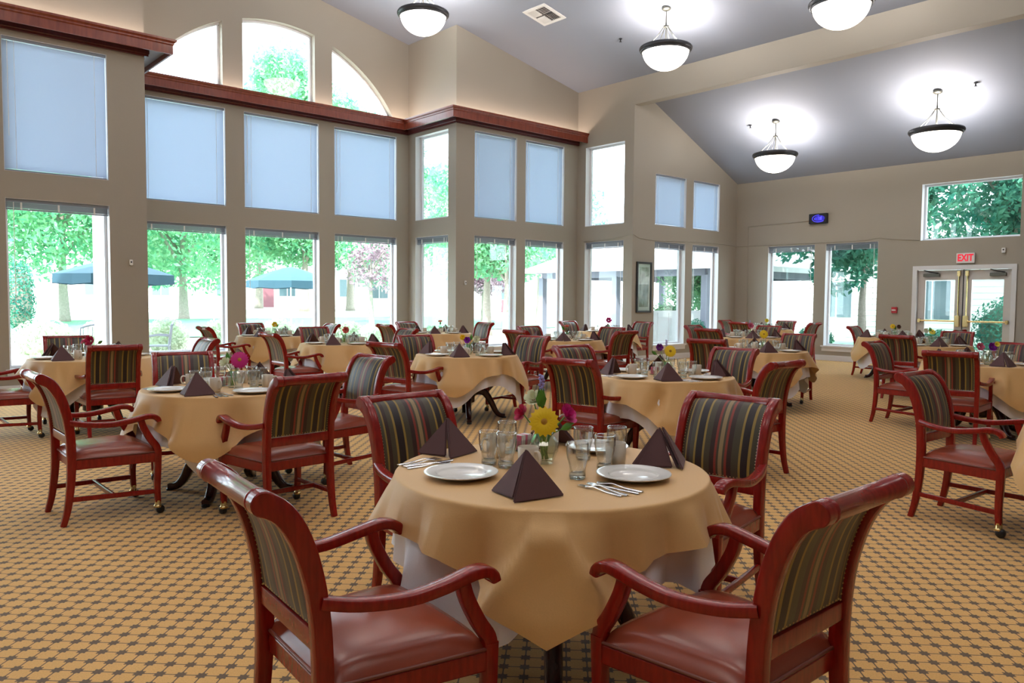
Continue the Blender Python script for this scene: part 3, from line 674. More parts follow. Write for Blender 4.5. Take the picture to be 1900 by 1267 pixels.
def cloth(name, mat, z0, R, rot, mid=.17, corner=.42, tab=None, seed=1, over=True, nth=180, crease=None):
    """a square cloth over the round top: level disc, tight rounded rim, hanging folds down to the hem. tab gives the drop by angle from rot"""
    rnd = random.Random(seed); ph = [rnd.uniform(0, 2*PI) for _ in range(5)]; V = [(0, 0, z0)]; F = []; rows_ = []
    def drop(a):
        d = math.degrees((a-rot+PI) % (2*PI)-PI)
        if tab: return interp(tab, d)
        k = abs(math.cos(2*(a-rot))); return mid+(corner-mid)*k**3.2*(1+.10*math.sin(a+ph[3]))
    def tri(x): x = (x/(2*PI)) % 1; return 4*abs(x-.5)-1
    A_ = [2*PI*j/nth for j in range(nth)]; dr = [drop(a) for a in A_]
    for q in (.35, .7, .96): rows_.append([(R*q*math.cos(a), R*q*math.sin(a), z0) for a in A_])
    rr_ = .012
    for q in (0, .33, .66, 1): rows_.append([((R-rr_+rr_*math.sin(q*PI/2))*math.cos(a), (R-rr_+rr_*math.sin(q*PI/2))*math.sin(a), z0-rr_*(1-math.cos(q*PI/2))) for a in A_])
    nh = 12
    for i in range(1, nh+1):
        row = []
        for j, a in enumerate(A_):
            t = i/nh; d = (dr[j]-rr_)*t
            w = .55*tri(9*a+ph[0]+.8*math.sin(2*a+ph[4]))+.40*tri(17*a+ph[1]+.7*math.sin(3*a))+.25*math.sin(5*a+ph[2])
            dd = math.degrees((a-rot+PI) % (2*PI)-PI); dq = dd if tab else ((dd+45) % 90-45)
            kite = max(0, 1-abs(dq)/lerp(6, 22, t))
            if crease or not tab: w = lerp(w, .35, min(1, kite*3))
            if over: off = .004+d*.07+min(d, .3)*.34*(w+.66)*min(1, d/.035)
            else: off = -.002+d*.03+max(0, d-.08)*.22*(w+.15)
            if crease:
                for sg in (-1, 1):
                    c_ = sg*lerp(crease[0], crease[1], t); e__ = (dq-c_)*sg; off += .042*(math.exp(-(e__/1.1)**2) if e__ > 0 else math.exp(-(e__/7)**2))*min(1, d/.05)
            row.append(((R+off)*math.cos(a), (R+off)*math.sin(a), max(z0-rr_-d*(.985 if over else .99), .012)))
        rows_.append(row)
    for r in rows_: V += r
    for j in range(nth): F.append((0, 1+j, 1+(j+1) % nth))
    for i in range(len(rows_)-1):
        a, b = 1+i*nth, 1+(i+1)*nth
        for j in range(nth): F.append((a+j, b+j, b+(j+1) % nth, a+(j+1) % nth))
    return MB().add(V, F).mesh(name, mat, 180)
ZT = .762      # top of the overlay
WH = [cloth('undercloth', WHITEC, .7565, .592, math.radians(r), .32, .56, None, 11+i, False) for i, r in enumerate((49, 62, 38))]
TN = [cloth('overlay_tablecloth', TANC, ZT, .603, math.radians(r), .19, .43, None, 31+i, True) for i, r in enumerate((48, 41, 54))]
W1 = cloth('undercloth', WHITEC, .7565, .592, math.radians(-135), tab=[(-180, .35), (-130, .30), (-80, .31), (-50, .34), (-32, .42), (-20, .50), (-11, .42), (0, .26), (18, .22), (30, .25), (48, .29), (60, .37), (72, .31), (100, .30), (140, .33), (180, .35)], seed=5, over=False, nth=300)
T1 = cloth('overlay_tablecloth', TANC, ZT, .603, math.radians(-135), tab=[(-180, .33), (-140, .15), (-110, .16), (-90, .26), (-72, .16), (-50, .16), (-32, .175), (-19, .25), (0, .39), (19, .25), (32, .17), (50, .15), (72, .155), (90, .22), (110, .15), (140, .15), (180, .33)], seed=8, over=True, nth=360, crease=(2.5, 17))

# ------------------------------------------------------------------ tableware
def solid_bevel(m, name, mat, off=.003, seg=2, sm=40):
    me = m.mesh(name, mat); bm = bmesh.new(); bm.from_mesh(me); bmesh.ops.bevel(bm, geom=bm.edges[:], offset=off, segments=seg, affect='EDGES'); bm.to_mesh(me); bm.free()
    me.shade_smooth(); me.set_sharp_from_angle(angle=math.radians(sm)); return me
PLATE = MB().lathe([(0, .006), (.080, .006), (.088, .009), (.094, .0165), (.098, .0175), (.130, .0225), (.1365, .0225), (.138, .020), (.130, .016), (.090, .004), (.080, 0), (0, 0)], 48).mesh('plate', CHINA, 30)
GLS = MB().lathe([(0, .003), (.028, .002), (.0295, .008), (.0275, .030), (.029, .045), (.036, .070), (.0385, .092), (.0375, .118), (.0370, .124), (.0350, .124), (.0360, .110), (.0365, .092), (.034, .070), (.0265, .045), (.024, .024), (0, .020)], 28).mesh('glass', TGLASS, 180)
GBASE = MB().lathe([(0, .0), (.027, .0), (.0285, .006), (.026, .018), (0, .019)], 20).mesh('glass_foot', plain('glass_foot', (.75, .84, .82), .05, .05, 60, 0, Transmission_Weight=.95, IOR=1.3), 180)
MUG = MB().lathe([(0, 0), (.034, 0), (.038, .004), (.040, .05), (.041, .092), (.039, .094), (.037, .090), (.036, .05), (.034, .010), (0, .008)], 28).mesh('cup', MUGM, 50)
HNDL = MB().tube(cr_spline([(.038, 0, .078), (.060, 0, .080), (.070, 0, .058), (.062, 0, .030), (.039, 0, .022)], 4), .0055, 8).mesh('handle', MUGM, 180)
def napkin_mesh():
    """a square folded to a standing peak: a broad smooth wing, a second wing set back behind its edge, and the rolled lower fold"""
    A = Vector((0, .03, .145)); m = MB(); tk = .010
    def sheet(a, b, c_, n):
        n = n.normalized(); t_ = [a, b, c_]; q = [p-n*tk for p in t_]
        t_ = [Vector((p.x, p.y, max(p.z, .001))) for p in t_]; q = [Vector((p.x, p.y, max(p.z, .001))) for p in q]
        m.add([*t_, *q], [(0, 1, 2), (5, 4, 3), (0, 3, 4, 1), (1, 4, 5, 2), (2, 5, 3, 0)])
    F_, R_, L_ = Vector((-.004, -.090, 0)), Vector((.118, .040, 0)), Vector((-.112, .030, 0)); F2 = Vector((-.018, -.050, .004))
    sheet(F_, R_, A, (R_-F_).cross(A-F_)); sheet(F_+Vector((0, .022, 0)), R_+Vector((-.012, .03, 0)), A+Vector((0, .016, -.006)), (R_-F_).cross(A-F_))
    sheet(L_, F2, A+Vector((-.004, .010, -.004)), (F2-L_).cross(A-L_)); sheet(L_+Vector((-.004, .026, 0)), F2+Vector((0, .028, 0)), A+Vector((-.004, .022, -.012)), (F2-L_).cross(A-L_))
    me_ = solid_bevel(m, 'napkin', NAPK, .004, 2, 50)
    return me_
NAPM = napkin_mesh()
def extr(out, th=.0022, curve=None):
    """flat cutlery outline (list of (y, halfwidth)) lifted along its length by curve(y)"""
    rings = []
    for y, w in out:
        z = .002+(curve(y) if curve else 0); rings.append([(-w, y, z), (-w*.6, y, z+th), (w*.6, y, z+th), (w, y, z), (0, y, z-th*.3)])
    return MB().rings(rings)
def handle(y): return .006*math.exp(-((y-.03)/.03)**2)
FORKM = extr([(-.10, .008), (-.095, .010), (-.03, .006), (.03, .0035), (.045, .008), (.058, .0115)], curve=handle)
for x in (-.0095, -.0032, .0032, .0095): FORKM.box(x-.0016, x+.0016, .056, .100, .002, .0042)
FORKM = FORKM.mesh('fork', STEEL, 50)
SPOONM = extr([(-.10, .008), (-.095, .010), (-.03, .006), (.03, .0035), (.04, .008), (.052, .017), (.068, .021), (.084, .018), (.095, .009), (.098, .003)], curve=handle).mesh('spoon', STEEL, 60)
KNIFEM = extr([(-.11, .008), (-.105, .0095), (-.03, .007), (.0, .006), (.01, .0095), (.08, .0105), (.105, .008), (.112, .002)]).mesh('knife', STEEL, 50)
VASE = MB().lathe([(0, 0), (.030, 0), (.034, .01), (.046, .045), (.048, .065), (.036, .088), (.030, .098), (.038, .112), (.036, .112), (.028, .098), (.034, .088), (.045, .065), (.043, .045), (.030, .012), (0, .010)], 10).mesh('vase', thin_glass('vase_glass', (.93, .98, .95), 2.2, .03), 20)
STEMS = MB()
for k in range(6):
    a = k*1.05; STEMS.tube([(.012*math.cos(a+2), .012*math.sin(a+2), .014), (.022*math.cos(a), .022*math.sin(a), .10)], .0035, 5)
STEMS = STEMS.mesh('stems', STEMG, 180)
def leaf_mesh(Ln=.07, w=.017):
    return MB().add([(0, 0, 0), (w*.7, 0, Ln*.3), (w, .006, Ln*.55), (0, .016, Ln), (-w, .006, Ln*.55), (-w*.7, 0, Ln*.3), (0, -.006, Ln*.5)], [(0, 1, 6), (1, 2, 6), (2, 3, 6), (3, 4, 6), (4, 5, 6), (5, 0, 6)]).mesh('leaf', LEAFG, 180)
LEAFM = leaf_mesh()
FCOL = {'yellow': (.95, .62, .01), 'magenta': (.62, .012, .22), 'pink': (.72, .16, .28), 'coral': (.72, .16, .13), 'red': (.55, .02, .09), 'white': (.80, .82, .60), 'purple': (.20, .02, .30), 'violet': (.30, .02, .42), 'lemon': (.90, .78, .10), 'lilac': (.40, .34, .70), 'brown': (.10, .04, .02)}
FM = {k: plain('petal_'+k, v, .5, .12, 90) for k, v in FCOL.items()}
FCEN = plain('flower_centre', (.45, .22, .02), .7, .4, 400, .3)
PETMESH = {}
def petal_one(c):
    if c not in PETMESH: PETMESH[c] = MB().add([(.010, -.003, 0), (.026, -.0072, .002), (.044, -.0062, .0), (.052, 0, -.003), (.044, .0062, .0), (.026, .0072, .002), (.010, .003, 0), (.03, 0, .0045)], [(i, (i+1) % 7, 7) for i in range(7)]).mesh('petal', FM[c], 180)
    return PETMESH[c]
def petals_all(c, n=20, rows_=2):
    k = (c, n, 'all')
    if k not in PETMESH:
        m = MB()
        for r in range(rows_):
            for j in range(n):
                a = 2*PI*(j+.5*r)/n; s = 1-.12*r; z = .004*r; cs, sn = math.cos(a), math.sin(a); tw = .0
                P = [(.008, -.003, 0), (.026*s, -.0078, .002+.004*r), (.044*s, -.0066, .0), (.053*s, 0, -.004), (.044*s, .0066, .0), (.026*s, .0078, .002+.004*r), (.008, .003, 0)]
                m.add([(x*cs-y*sn, x*sn+y*cs, z_+z) for x, y, z_ in P], [tuple(range(7))])
        PETMESH[k] = m.mesh('petals', FM[c], 180)
    return PETMESH[k]
def bloom_mesh(c):                     # a rose-like ball of cupped petals
    k = (c, 'rose')
    if k not in PETMESH:
        m = MB()
        for r, (n, rad, h, op) in enumerate(((3, .010, .030, .2), (5, .018, .028, .5), (6, .026, .022, .9))):
            for j in range(n):
                a = 2*PI*j/n+r*.5; w = 2.4*rad*math.sin(PI/n)*1.25
                P = []
                for q in range(5):
                    t = q/4; rr = rad*(.35+.65*math.sin(t*PI/2))+op*.012*t*t; z = h*t
                    for sgn in (-1, -.4, .4, 1): P.append((rr*math.cos(a+sgn*PI/n*1.15*(1-.35*t*t)), rr*math.sin(a+sgn*PI/n*1.15*(1-.35*t*t)), z-.006*abs(sgn)*t))
                m.add(P, [(q*4+s, q*4+s+1, q*4+s+5, q*4+s+4) for q in range(4) for s in range(3)])
        PETMESH[k] = m.mesh('bloom', FM[c], 180)
    return PETMESH[k]
GCEN = MB().lathe([(0, .010), (.006, .0095), (.011, .006), (.0125, .001)], 16).mesh('flower_centre', FCEN, 180)
def stem_to(parent, a, b, r=.0025):
    a, b = Vector(a), Vector(b); MB().tube([a, a.lerp(b, .5)+Vector((0, 0, .006)), b], r, 5).build('stem', STEMG, parent, 180)
def flower(kind, c, vp, off, face, label, size=1.0, petals=False):
    """a bloom standing in the vase at vp; off is the bloom's place above the table, face the way it looks"""
    off = (off[0], off[1], off[2]+.028); pos = Vector(vp)+Vector(off); t = thing({'g': 'gerbera', 'r': 'rose_bloom', 'l': 'leaf_sprig', 's': 'flower_spike'}[kind], pos, label, 'flower' if kind != 'l' else 'leaf sprig', 'flowers in the table vases', scale=size)
    q = Vector(face).normalized().to_track_quat('Z', 'Y'); e_ = q.to_euler()
    if kind == 'g':
        if petals:
            for r in range(2):
                for j in range(17):
                    o = put('petal', petal_one(c), t, None, (q @ Matrix.Rotation(2*PI*(j+.5*r)/17, 3, 'Z').to_quaternion()).to_euler()); o.scale = (1.12-.14*r,)*2+(1,); o.location = q @ Vector((0, 0, .003*r))
        else: put('petals', petals_all(c), t, None, e_)
        put('flower_centre', GCEN, t, None, e_)
    elif kind == 'r': put('bloom', bloom_mesh(c), t, None, e_)
    elif kind == 'l':
        for k in range(3):
            o = put('leaf', LEAFM, t, None, (q @ Matrix.Rotation(k*2.1, 3, 'Z').to_quaternion() @ Matrix.Rotation(.35, 3, 'X').to_quaternion()).to_euler())
    else:
        m = MB()
        for k in range(14): a = k*2.4; m.lathe([(0, 0), (.005, .003), (.004, .008), (0, .010)], 5, 'z', (.006*math.cos(a), .006*math.sin(a), k*.0035))
        m.build('florets', FM[c], t, 180).rotation_euler = e_
    b = Vector((-off[0]*.8, -off[1]*.8, .10-off[2]))/size
    if off[2] > .1: stem_to(t, (0, 0, 0), b, .0025)
    return t
def mug(x, y, rz, lab, grp):
    t = thing('coffee_mug', (x, y, ZT+.0015), lab, 'mug', grp, rz); put('cup', MUG, t); put('handle', HNDL, t)
def glass(x, y, lab, grp):
    t = thing('water_glass', (x, y, ZT+.0015), lab, 'glass', grp); put('glass_bowl', GLS, t); put('glass_foot', GBASE, t); t.scale = (1.08,)*3
def single(name, me, x, y, rz, lab, cat, grp, z=0.0015, tilt=0):
    return tag(put(name, me, None, (x, y, ZT+z), (tilt, 0, rz)), lab, cat, grp)
def setting(cx, cy_, side, key, cut, rnd, o=None):
    """one place: person local x to the right, y towards the table centre, origin at the table centre"""
    (dx, dy), words = SIDES[side]; f = Vector((-dx, -dy)); r = Vector((f.y, -f.x)); ang = math.atan2(f.y, f.x)-PI/2
    d = {'plate': (.0, -.435), 'nap': (.315, -.375), 'mug': (.21, -.19), 'g1': (-.02, -.235), 'g2': (.095, -.215), 'cut': (-.235, -.42), 'napr': 35}
    d.update(o or {})
    def P(k): u, v = d[k]; return Vector((cx, cy_))+r*(u+rnd.uniform(-.01, .01))+f*(v+rnd.uniform(-.01, .01))
    w = '%s of the %s' % (words, key)
    if d['plate']: p = P('plate'); single('dinner_plate', PLATE, p.x, p.y, 0, 'white dinner plate, '+w, 'plate', 'white dinner plates')
    if d['nap']: p = P('nap'); _n = single('folded_napkin', NAPM, p.x, p.y, ang+math.radians(d['napr']+rnd.uniform(-18, 18)), 'plum peaked napkin, '+w, 'napkin', 'peaked napkins'); _n.scale = (1.14, 1.14, 1.08)
    if d['mug']: p = P('mug'); mug(p.x, p.y, ang+rnd.uniform(-.8, .8), 'cream coffee mug, '+w, 'cream mugs')
    for k in ('g1', 'g2'):
        if d[k]: p = P(k); glass(p.x, p.y, 'clear water glass, '+w, 'water glasses')
    if cut:
        for k, (nm, me) in enumerate((('fork', FORKM), ('dessert_fork', FORKM), ('knife', KNIFEM), ('spoon', SPOONM))):
            p = Vector((cx, cy_))+r*(d['cut'][0]-.045+k*.030)+f*(d['cut'][1]+rnd.uniform(-.015, .015))
            single(nm, me, p.x, p.y, ang+math.radians(rnd.uniform(-7, 7)), 'stainless %s, %s' % (nm.replace('_', ' '), w), nm.split('_')[-1], 'cutlery')
def caddy(x, y, rz, key):
    t = thing('sugar_caddy', (x, y, ZT+.0015), 'small glass caddy of sugar packets on the '+key, 'caddy', 'sugar caddies', rz)
    m = MB(); m.box(-.045, .045, -.03, -.026, 0, .045); m.box(-.045, .045, .026, .03, 0, .045); m.box(-.045, -.041, -.026, .026, 0, .045); m.box(.041, .045, -.026, .026, 0, .045); m.box(-.041, .041, -.026, .026, 0, .004); m.build('holder', TGLASS, t)
    for k in range(6):
        u = -.034+k*.0135; MB().hexa([(u, -.022, .005), (u+.008, -.022, .005), (u+.008, .022, .005), (u, .022, .005), (u+.004, -.022, .066), (u+.012, -.022, .066), (u+.012, .022, .066), (u+.004, .022, .066)]).build('sugar_packet', WHITEPL if k % 3 else FM['pink'], t)

# ------------------------------------------------------------------ the seventeen tables
CAMD = (-.66, -.72, .25)
TABLES = [
 # x, y, key, chairs (side: rail x, rail y, turn), flowers (kind, colour, off, face, words, size), cutlery?, settings
 (2.10, 2.14, 'yellow-and-magenta bouquet table', {'W': (.80, 2.03, -5), 'S': (1.98, .87, 0), 'N': (2.15, 3.26, 0), 'E': (3.43, 2.18, 5)}, [], 1, 'c'),
 (2.21, 5.60, 'big magenta gerbera table', {'W': (.96, 5.58, 0), 'S': (2.24, 4.38, 4), 'N': (2.30, 6.86, -14), 'E': (3.46, 5.63, 4)},
  [('g', 'magenta', (.03, -.04, .175), (-.4, -.8, .25), 'large magenta gerbera bloom', 1.25), ('r', 'white', (-.05, .02, .15), (-.6, -.4, .6), 'pale cream rose', 1.1), ('l', '', (-.02, .04, .16), (0, .2, 1), 'dark green leaf sprig', 1.0)], 1, 'NSEW'),
 (2.15, 9.22, 'red rose table', {'N': (2.16, 10.43, -8), 'S': (2.12, 8.21, -6), 'E': (3.34, 9.02, 0), 'W': (.94, 9.16, 0)},
  [('r', 'red', (-.01, -.01, .15), CAMD, 'red rose', 1.5), ('r', 'pink', (-.06, .04, .14), (-.8, 0, .5), 'small pink rose', .9), ('l', '', (.05, -.05, .12), (.6, -.6, .5), 'dark green leaf sprig', .9)], 0, 'NSEW'),
 (5.80, 12.75, 'small yellow rose table', {'N': (5.90, 13.98, 0), 'W': (4.55, 12.62, 0), 'E': (7.0, 12.85, 0)}, [('r', 'yellow', (0, 0, .16), CAMD, 'small yellow rose', 1.3), ('l', '', (.03, 0, .11), (.4, 0, .8), 'green leaf sprig', .9)], 0, 'NSEW'),
 (5.65, 10.10, 'coral rose table', {'W': (4.45, 9.97, 0), 'N': (5.98, 11.65, -8), 'E': (6.94, 10.3, 0)}, [('r', 'coral', (.02, -.02, .16), CAMD, 'coral rose', 1.4), ('r', 'white', (-.04, .05, .18), (0, 0, 1), 'pale bud', .8), ('l', '', (.03, .02, .11), (.3, 0, .8), 'green leaf sprig', 1.1)], 0, 'NSEW'),
 (5.71, 7.26, 'mixed purple posy table', {'W': (4.49, 7.16, 12), 'N': (5.77, 8.45, -10), 'E': (6.96, 7.42, 12)}, [('r', 'yellow', (-.05, .05, .17), CAMD, 'yellow rosebud', .9), ('r', 'violet', (-.02, .0, .14), CAMD, 'purple rose', 1.1), ('r', 'white', (.07, -.06, .15), CAMD, 'white rose', 1.2), ('l', '', (.03, 0, .13), (.2, 0, 1), 'green leaf sprig', 1.2)], 0, 'NSEW'),
 (8.90, 12.15, 'salmon bloom table', {'W': (7.67, 12.22, 0), 'N': (8.91, 13.35, 0), 'E': (10.09, 12.2, 0)}, [('g', 'coral', (0, 0, .20), (-.3, -.3, .8), 'salmon flower', .9), ('l', '', (.0, 0, .12), (.1, 0, 1), 'green leaf sprig', 1.0)], 0, 'NSEW'),
 (9.12, 8.98, 'pink tulip table', {'W': (7.95, 8.92, 6), 'N': (9.40, 10.2, -6), 'S': (9.27, 7.80, 0), 'E': (10.32, 9.0, 8)}, [('r', 'coral', (0, 0, .18), (-.1, -.1, 1), 'pink tulip', 1.3), ('l', '', (-.03, .02, .12), (-.5, .2, .8), 'long green leaf sprig', 1.3)], 0, 'NSEW'),
 (12.30, 10.90, 'lone magenta bloom table', {'N': (12.35, 12.12, 0), 'E': (13.5, 10.88, 0)}, [('r', 'magenta', (0, 0, .20), CAMD, 'magenta bloom', 1.7)], 0, 'NSEW'),
 (5.52, 4.22, 'gerbera and purple sprig table', {'W': (4.47, 4.38, 10), 'N': (5.85, 5.68, -6), 'E': (6.90, 4.38, 4), 'S': (5.70, 3.15, 0)}, [('g', 'yellow', (-.02, -.05, .19), (-.55, -.75, .3), 'yellow gerbera', 1.05), ('r', 'purple', (-.03, .06, .215), CAMD, 'purple bloom', .9), ('s', 'lilac', (.03, .03, .23), (0, 0, 1), 'slim lilac spike', 1.0), ('l', '', (-.06, .06, .15), (-.7, .3, .5), 'dark green leaf sprig', .9)], 1, 'NSEW'),
 (9.37, 5.58, 'lone yellow gerbera table', {'W': (8.12, 5.58, 14), 'E': (10.72, 5.75, 10)}, [('g', 'yellow', (-.02, -.02, .19), CAMD, 'round yellow gerbera', 1.15)], 0, 'NSEW'),
 (12.55, 7.72, 'pale pink carnation table', {'N': (12.6, 8.98, 0), 'W': (11.25, 7.72, 0), 'E': (13.72, 7.98, 5)}, [('r', 'pink', (0, 0, .18), CAMD, 'pale pink carnation', 1.5), ('s', 'lilac', (.02, .03, .22), (0, 0, 1), 'lilac spike', 1.2)], 0, 'NSEW'),
 (16.50, 9.72, 'greenish yellow posy table', {'N': (16.6, 10.89, 0), 'W': (15.34, 9.70, 0), 'E': (17.72, 9.85, 6), 'S': (16.65, 8.55, 0)}, [('r', 'lemon', (0, 0, .17), CAMD, 'greenish yellow bloom', 1.3), ('l', '', (.02, 0, .13), (.2, .1, 1), 'green leaf sprig', 1.3)], 0, 'NSEW'),
 (14.85, 6.12, 'golden daffodil table', {'N': (15.12, 7.02, 4), 'S': (14.85, 4.98, 0)}, [('g', 'yellow', (-.02, .03, .18), (-.8, -.5, .2), 'golden yellow flower', .9), ('r', 'brown', (.04, -.05, .17), CAMD, 'russet brown bloom', 1.1), ('l', '', (.02, 0, .11), (.2, .1, 1), 'green leaf sprig', 1.2)], 0, 'NSEW'),
 (12.72, 4.72, 'lemon daisy table', {'W': (11.55, 4.72, 0), 'E': (13.95, 4.72, 8)}, [('g', 'lemon', (.02, -.02, .18), (-.5, -.5, .5), 'lemon yellow daisy', 1.0), ('r', 'white', (-.05, .05, .19), CAMD, 'white bloom', 1.1), ('l', '', (.0, 0, .17), (.1, .1, 1), 'tall green leaf sprig', 1.2)], 0, 'NSEW'),
 (9.45, 2.93, 'pink and violet posy table', {'N': (9.50, 4.16, 0), 'W': (8.17, 2.83, 10), 'E': (10.66, 2.94, 0)}, [('r', 'pink', (-.06, .06, .15), CAMD, 'bright pink bloom', 1.2), ('r', 'violet', (.03, -.03, .15), CAMD, 'deep violet bloom', 1.3), ('r', 'lemon', (.05, -.07, .18), CAMD, 'pale yellow bud', .8)], 0, 'NSEW'),
 (5.61, .85, 'cloth-draped aisle table', {'N': (5.60, 2.16, -3)}, [], 0, ''),
]
TBL = []
for ti, (x, y, key, chairs, fl, cut, sets) in enumerate(TABLES):
    rnd = random.Random(100+ti)
    t = TB0 if not TB_USED[0] else copy_tree(TB0); TB_USED[0] = True
    t.location = (x, y, 0); t.rotation_euler = (0, 0, math.radians(45)+(rnd.uniform(-.25, .25) if ti else .06))
    tag(t, 'round dark mahogany pedestal dining table, '+key, 'table', 'round dining tables')
    if ti == 0: a = put('white_undercloth', W1, None, (x, y, 0)); b = put('tan_tablecloth', T1, None, (x, y, 0))
    else:
        k = (ti*2) % 3; q = rnd.choice((0, PI/2, PI, -PI/2))
        a = put('white_undercloth', WH[(ti) % 3], None, (x, y, 0), (0, 0, q)); b = put('tan_tablecloth', TN[k], None, (x, y, 0), (0, 0, q))
    tag(a, 'white undercloth hanging below the tan cloth, '+key, 'tablecloth', 'white undercloths'); tag(b, 'tan overlay tablecloth, '+key, 'tablecloth', 'tan tablecloths')
    for s, (rx, ry, tn) in chairs.items(): chair(rx, ry, s, key, tn)
    vp = (x+rnd.uniform(-.02, .02), y-.03)
    if ti == 0: vp = (2.155, 2.235)
    if sets:
        v = thing('flower_vase', (*vp, ZT+.0015), 'small clear glass vase, '+key, 'vase', 'glass bud vases', rnd.uniform(0, 1)); put('vase_body', VASE, v); put('flower_stems', STEMS, v); v.scale = (1.22,)*3
    for kind, c_, off, face, words, size in fl: flower(kind, c_, (*vp, ZT), off, face, words+', '+key, size)
    if sets == 'NSEW':
        for s in sets: setting(x, y, s, key, cut, rnd)
        if ti in (1, 2, 4, 5, 7, 9): caddy(x, y+.10, 0, key)
# the first table is laid out as the photograph shows it
x, y, key = TABLES[0][0], TABLES[0][1], TABLES[0][2]; rnd = random.Random(3)
setting(x, y, 'S', key, 1, rnd, {'plate': (.13, -.31), 'nap': (.405, -.255), 'mug': (.245, -.115), 'g1': (-.03, -.17), 'g2': (.145, -.14), 'cut': (-.07, -.37), 'napr': -18})
setting(x, y, 'W', key, 1, rnd, {'plate': (-.12, -.34), 'nap': (.24, -.37), 'mug': (-.02, -.10), 'g1': (-.22, -.14), 'g2': (-.14, -.12), 'cut': (-.39, -.32), 'napr': 40})
setting(x, y, 'N', key, 0, rnd, {'plate': None, 'nap': (.13, -.47), 'mug': (.02, -.31), 'g1': (-.075, -.35), 'g2': (-.265, -.34), 'napr': 145})
setting(x, y, 'E', key, 0, rnd, {'plate': (.14, -.43), 'nap': (.39, -.40), 'mug': (.25, -.235), 'g1': (.04, -.235), 'g2': (-.04, -.34)})
caddy(2.27, 2.50, .1, key)
V1 = (2.155, 2.235, ZT)
flower('g', 'yellow', V1, (-.05, -.05, .152), (-.62, -.72, .22), 'large yellow gerbera with ringed petals on the '+key, 1.06, True)
flower('r', 'magenta', V1, (.065, -.055, .165), (.2, -.8, .5), 'feathery magenta bloom right of the gerbera on the '+key, 1.2)
flower('r', 'red', V1, (-.06, .06, .17), (-.8, .1, .4), 'crimson bloom behind the gerbera on the '+key, 1.0)
flower('r', 'white', V1, (-.01, .055, .225), (-.6, -.4, .6), 'pale green bud above the gerbera on the '+key, 1.0)
flower('s', 'lilac', V1, (.03, .05, .25), (0, 0, 1), 'lilac spike at the top of the bouquet on the '+key, 1.4)
flower('l', '', V1, (.0, .02, .185), (-.1, -.1, 1), 'broad green leaves above the gerbera on the '+key, 1.3)
flower('l', '', V1, (.04, -.05, .11), (.5, -.7, .4), 'broad green leaves at the vase rim on the '+key, .9)

# ================================================================== OUTSIDE
def ground(x, y):       # lawn rises gently away from the building
    d = max(0, y-21.0)+max(0, .0*(x-24)); return -.06+min(.75, d*.036)
m = MB(); n = 24
GX, GY = [lerp(-60, 110, i/40) for i in range(41)], [-40, -10, 2, 11, 13, 15, 16, 21, 24, 28, 32, 36, 40, 46, 60, 90, 140]
m.add([(gx, gy, ground(gx, gy)) for gy in GY for gx in GX], [(j*41+i, j*41+i+1, (j+1)*41+i+1, (j+1)*41+i) for j in range(len(GY)-1) for i in range(40)])
struct(m.build('ground', CONC))
def strip(name, y0, y1, x0, x1, mat, lab, up=.015):
    m = MB(); k = 20; xs = [lerp(x0, x1, i/k) for i in range(k+1)]; ys = [lerp(y0, y1, i/8) for i in range(9)]
    m.add([(a, b, ground(a, b)+up+.02) for b in ys for a in xs], [(j*(k+1)+i, j*(k+1)+i+1, (j+1)*(k+1)+i+1, (j+1)*(k+1)+i) for j in range(8) for i in range(k)])
    return tag(m.build(name, mat), lab, 'lawn', kind='stuff')
strip('lawn', 25.5, 34.5, -10, 26, GRASS, 'green lawn beyond the patio hedge')
strip('lawn', 8.5, 13.5, 21.0, 30, GRASS, 'strip of grass outside the end windows')
def leaf_cloud(blobs, n, size, seed, flat=.5):
    """leaf quads scattered in the shells of ellipsoid blobs (x,y,z,rx,ry,rz)"""
    rnd = random.Random(seed); m = MB(); wts = [b[3]*b[4]+b[4]*b[5] for b in blobs]; tot = sum(wts)
    for b, w in zip(blobs, wts):
        for _ in range(int(n*w/tot)):
            v = Vector((rnd.gauss(0, 1), rnd.gauss(0, 1), rnd.gauss(0, 1))).normalized(); r = rnd.uniform(.62, 1.04)
            p = Vector((b[0]+v.x*b[3]*r, b[1]+v.y*b[4]*r, b[2]+v.z*b[5]*r)); s = size*rnd.uniform(.6, 1.3)
            a = Vector((rnd.gauss(0, 1), rnd.gauss(0, 1), rnd.gauss(0, 1))).normalized(); nn = (v*flat+a).normalized(); u = nn.orthogonal().normalized(); u.rotate(Matrix.Rotation(rnd.uniform(0, 6.28), 3, nn)); w_ = nn.cross(u)
            m.add([p-u*s, p-w_*s*.45, p+u*s, p+w_*s*.45], [(0, 1, 2, 3)])
    return m
def tree_blobs(seed, H, R, trunk):
    rnd = random.Random(seed); B = []
    for k in range(24):
        a = rnd.uniform(0, 6.28); h = rnd.uniform(trunk, H*.92); q = math.sin(PI*min(.95, max(.12, (h-trunk*.6)/(H-trunk*.6))))**.7
        d = R*q*rnd.uniform(.2, .75); s = R*rnd.uniform(.28, .48); B.append((d*math.cos(a), d*math.sin(a), h, s, s, s*.8))
    return B
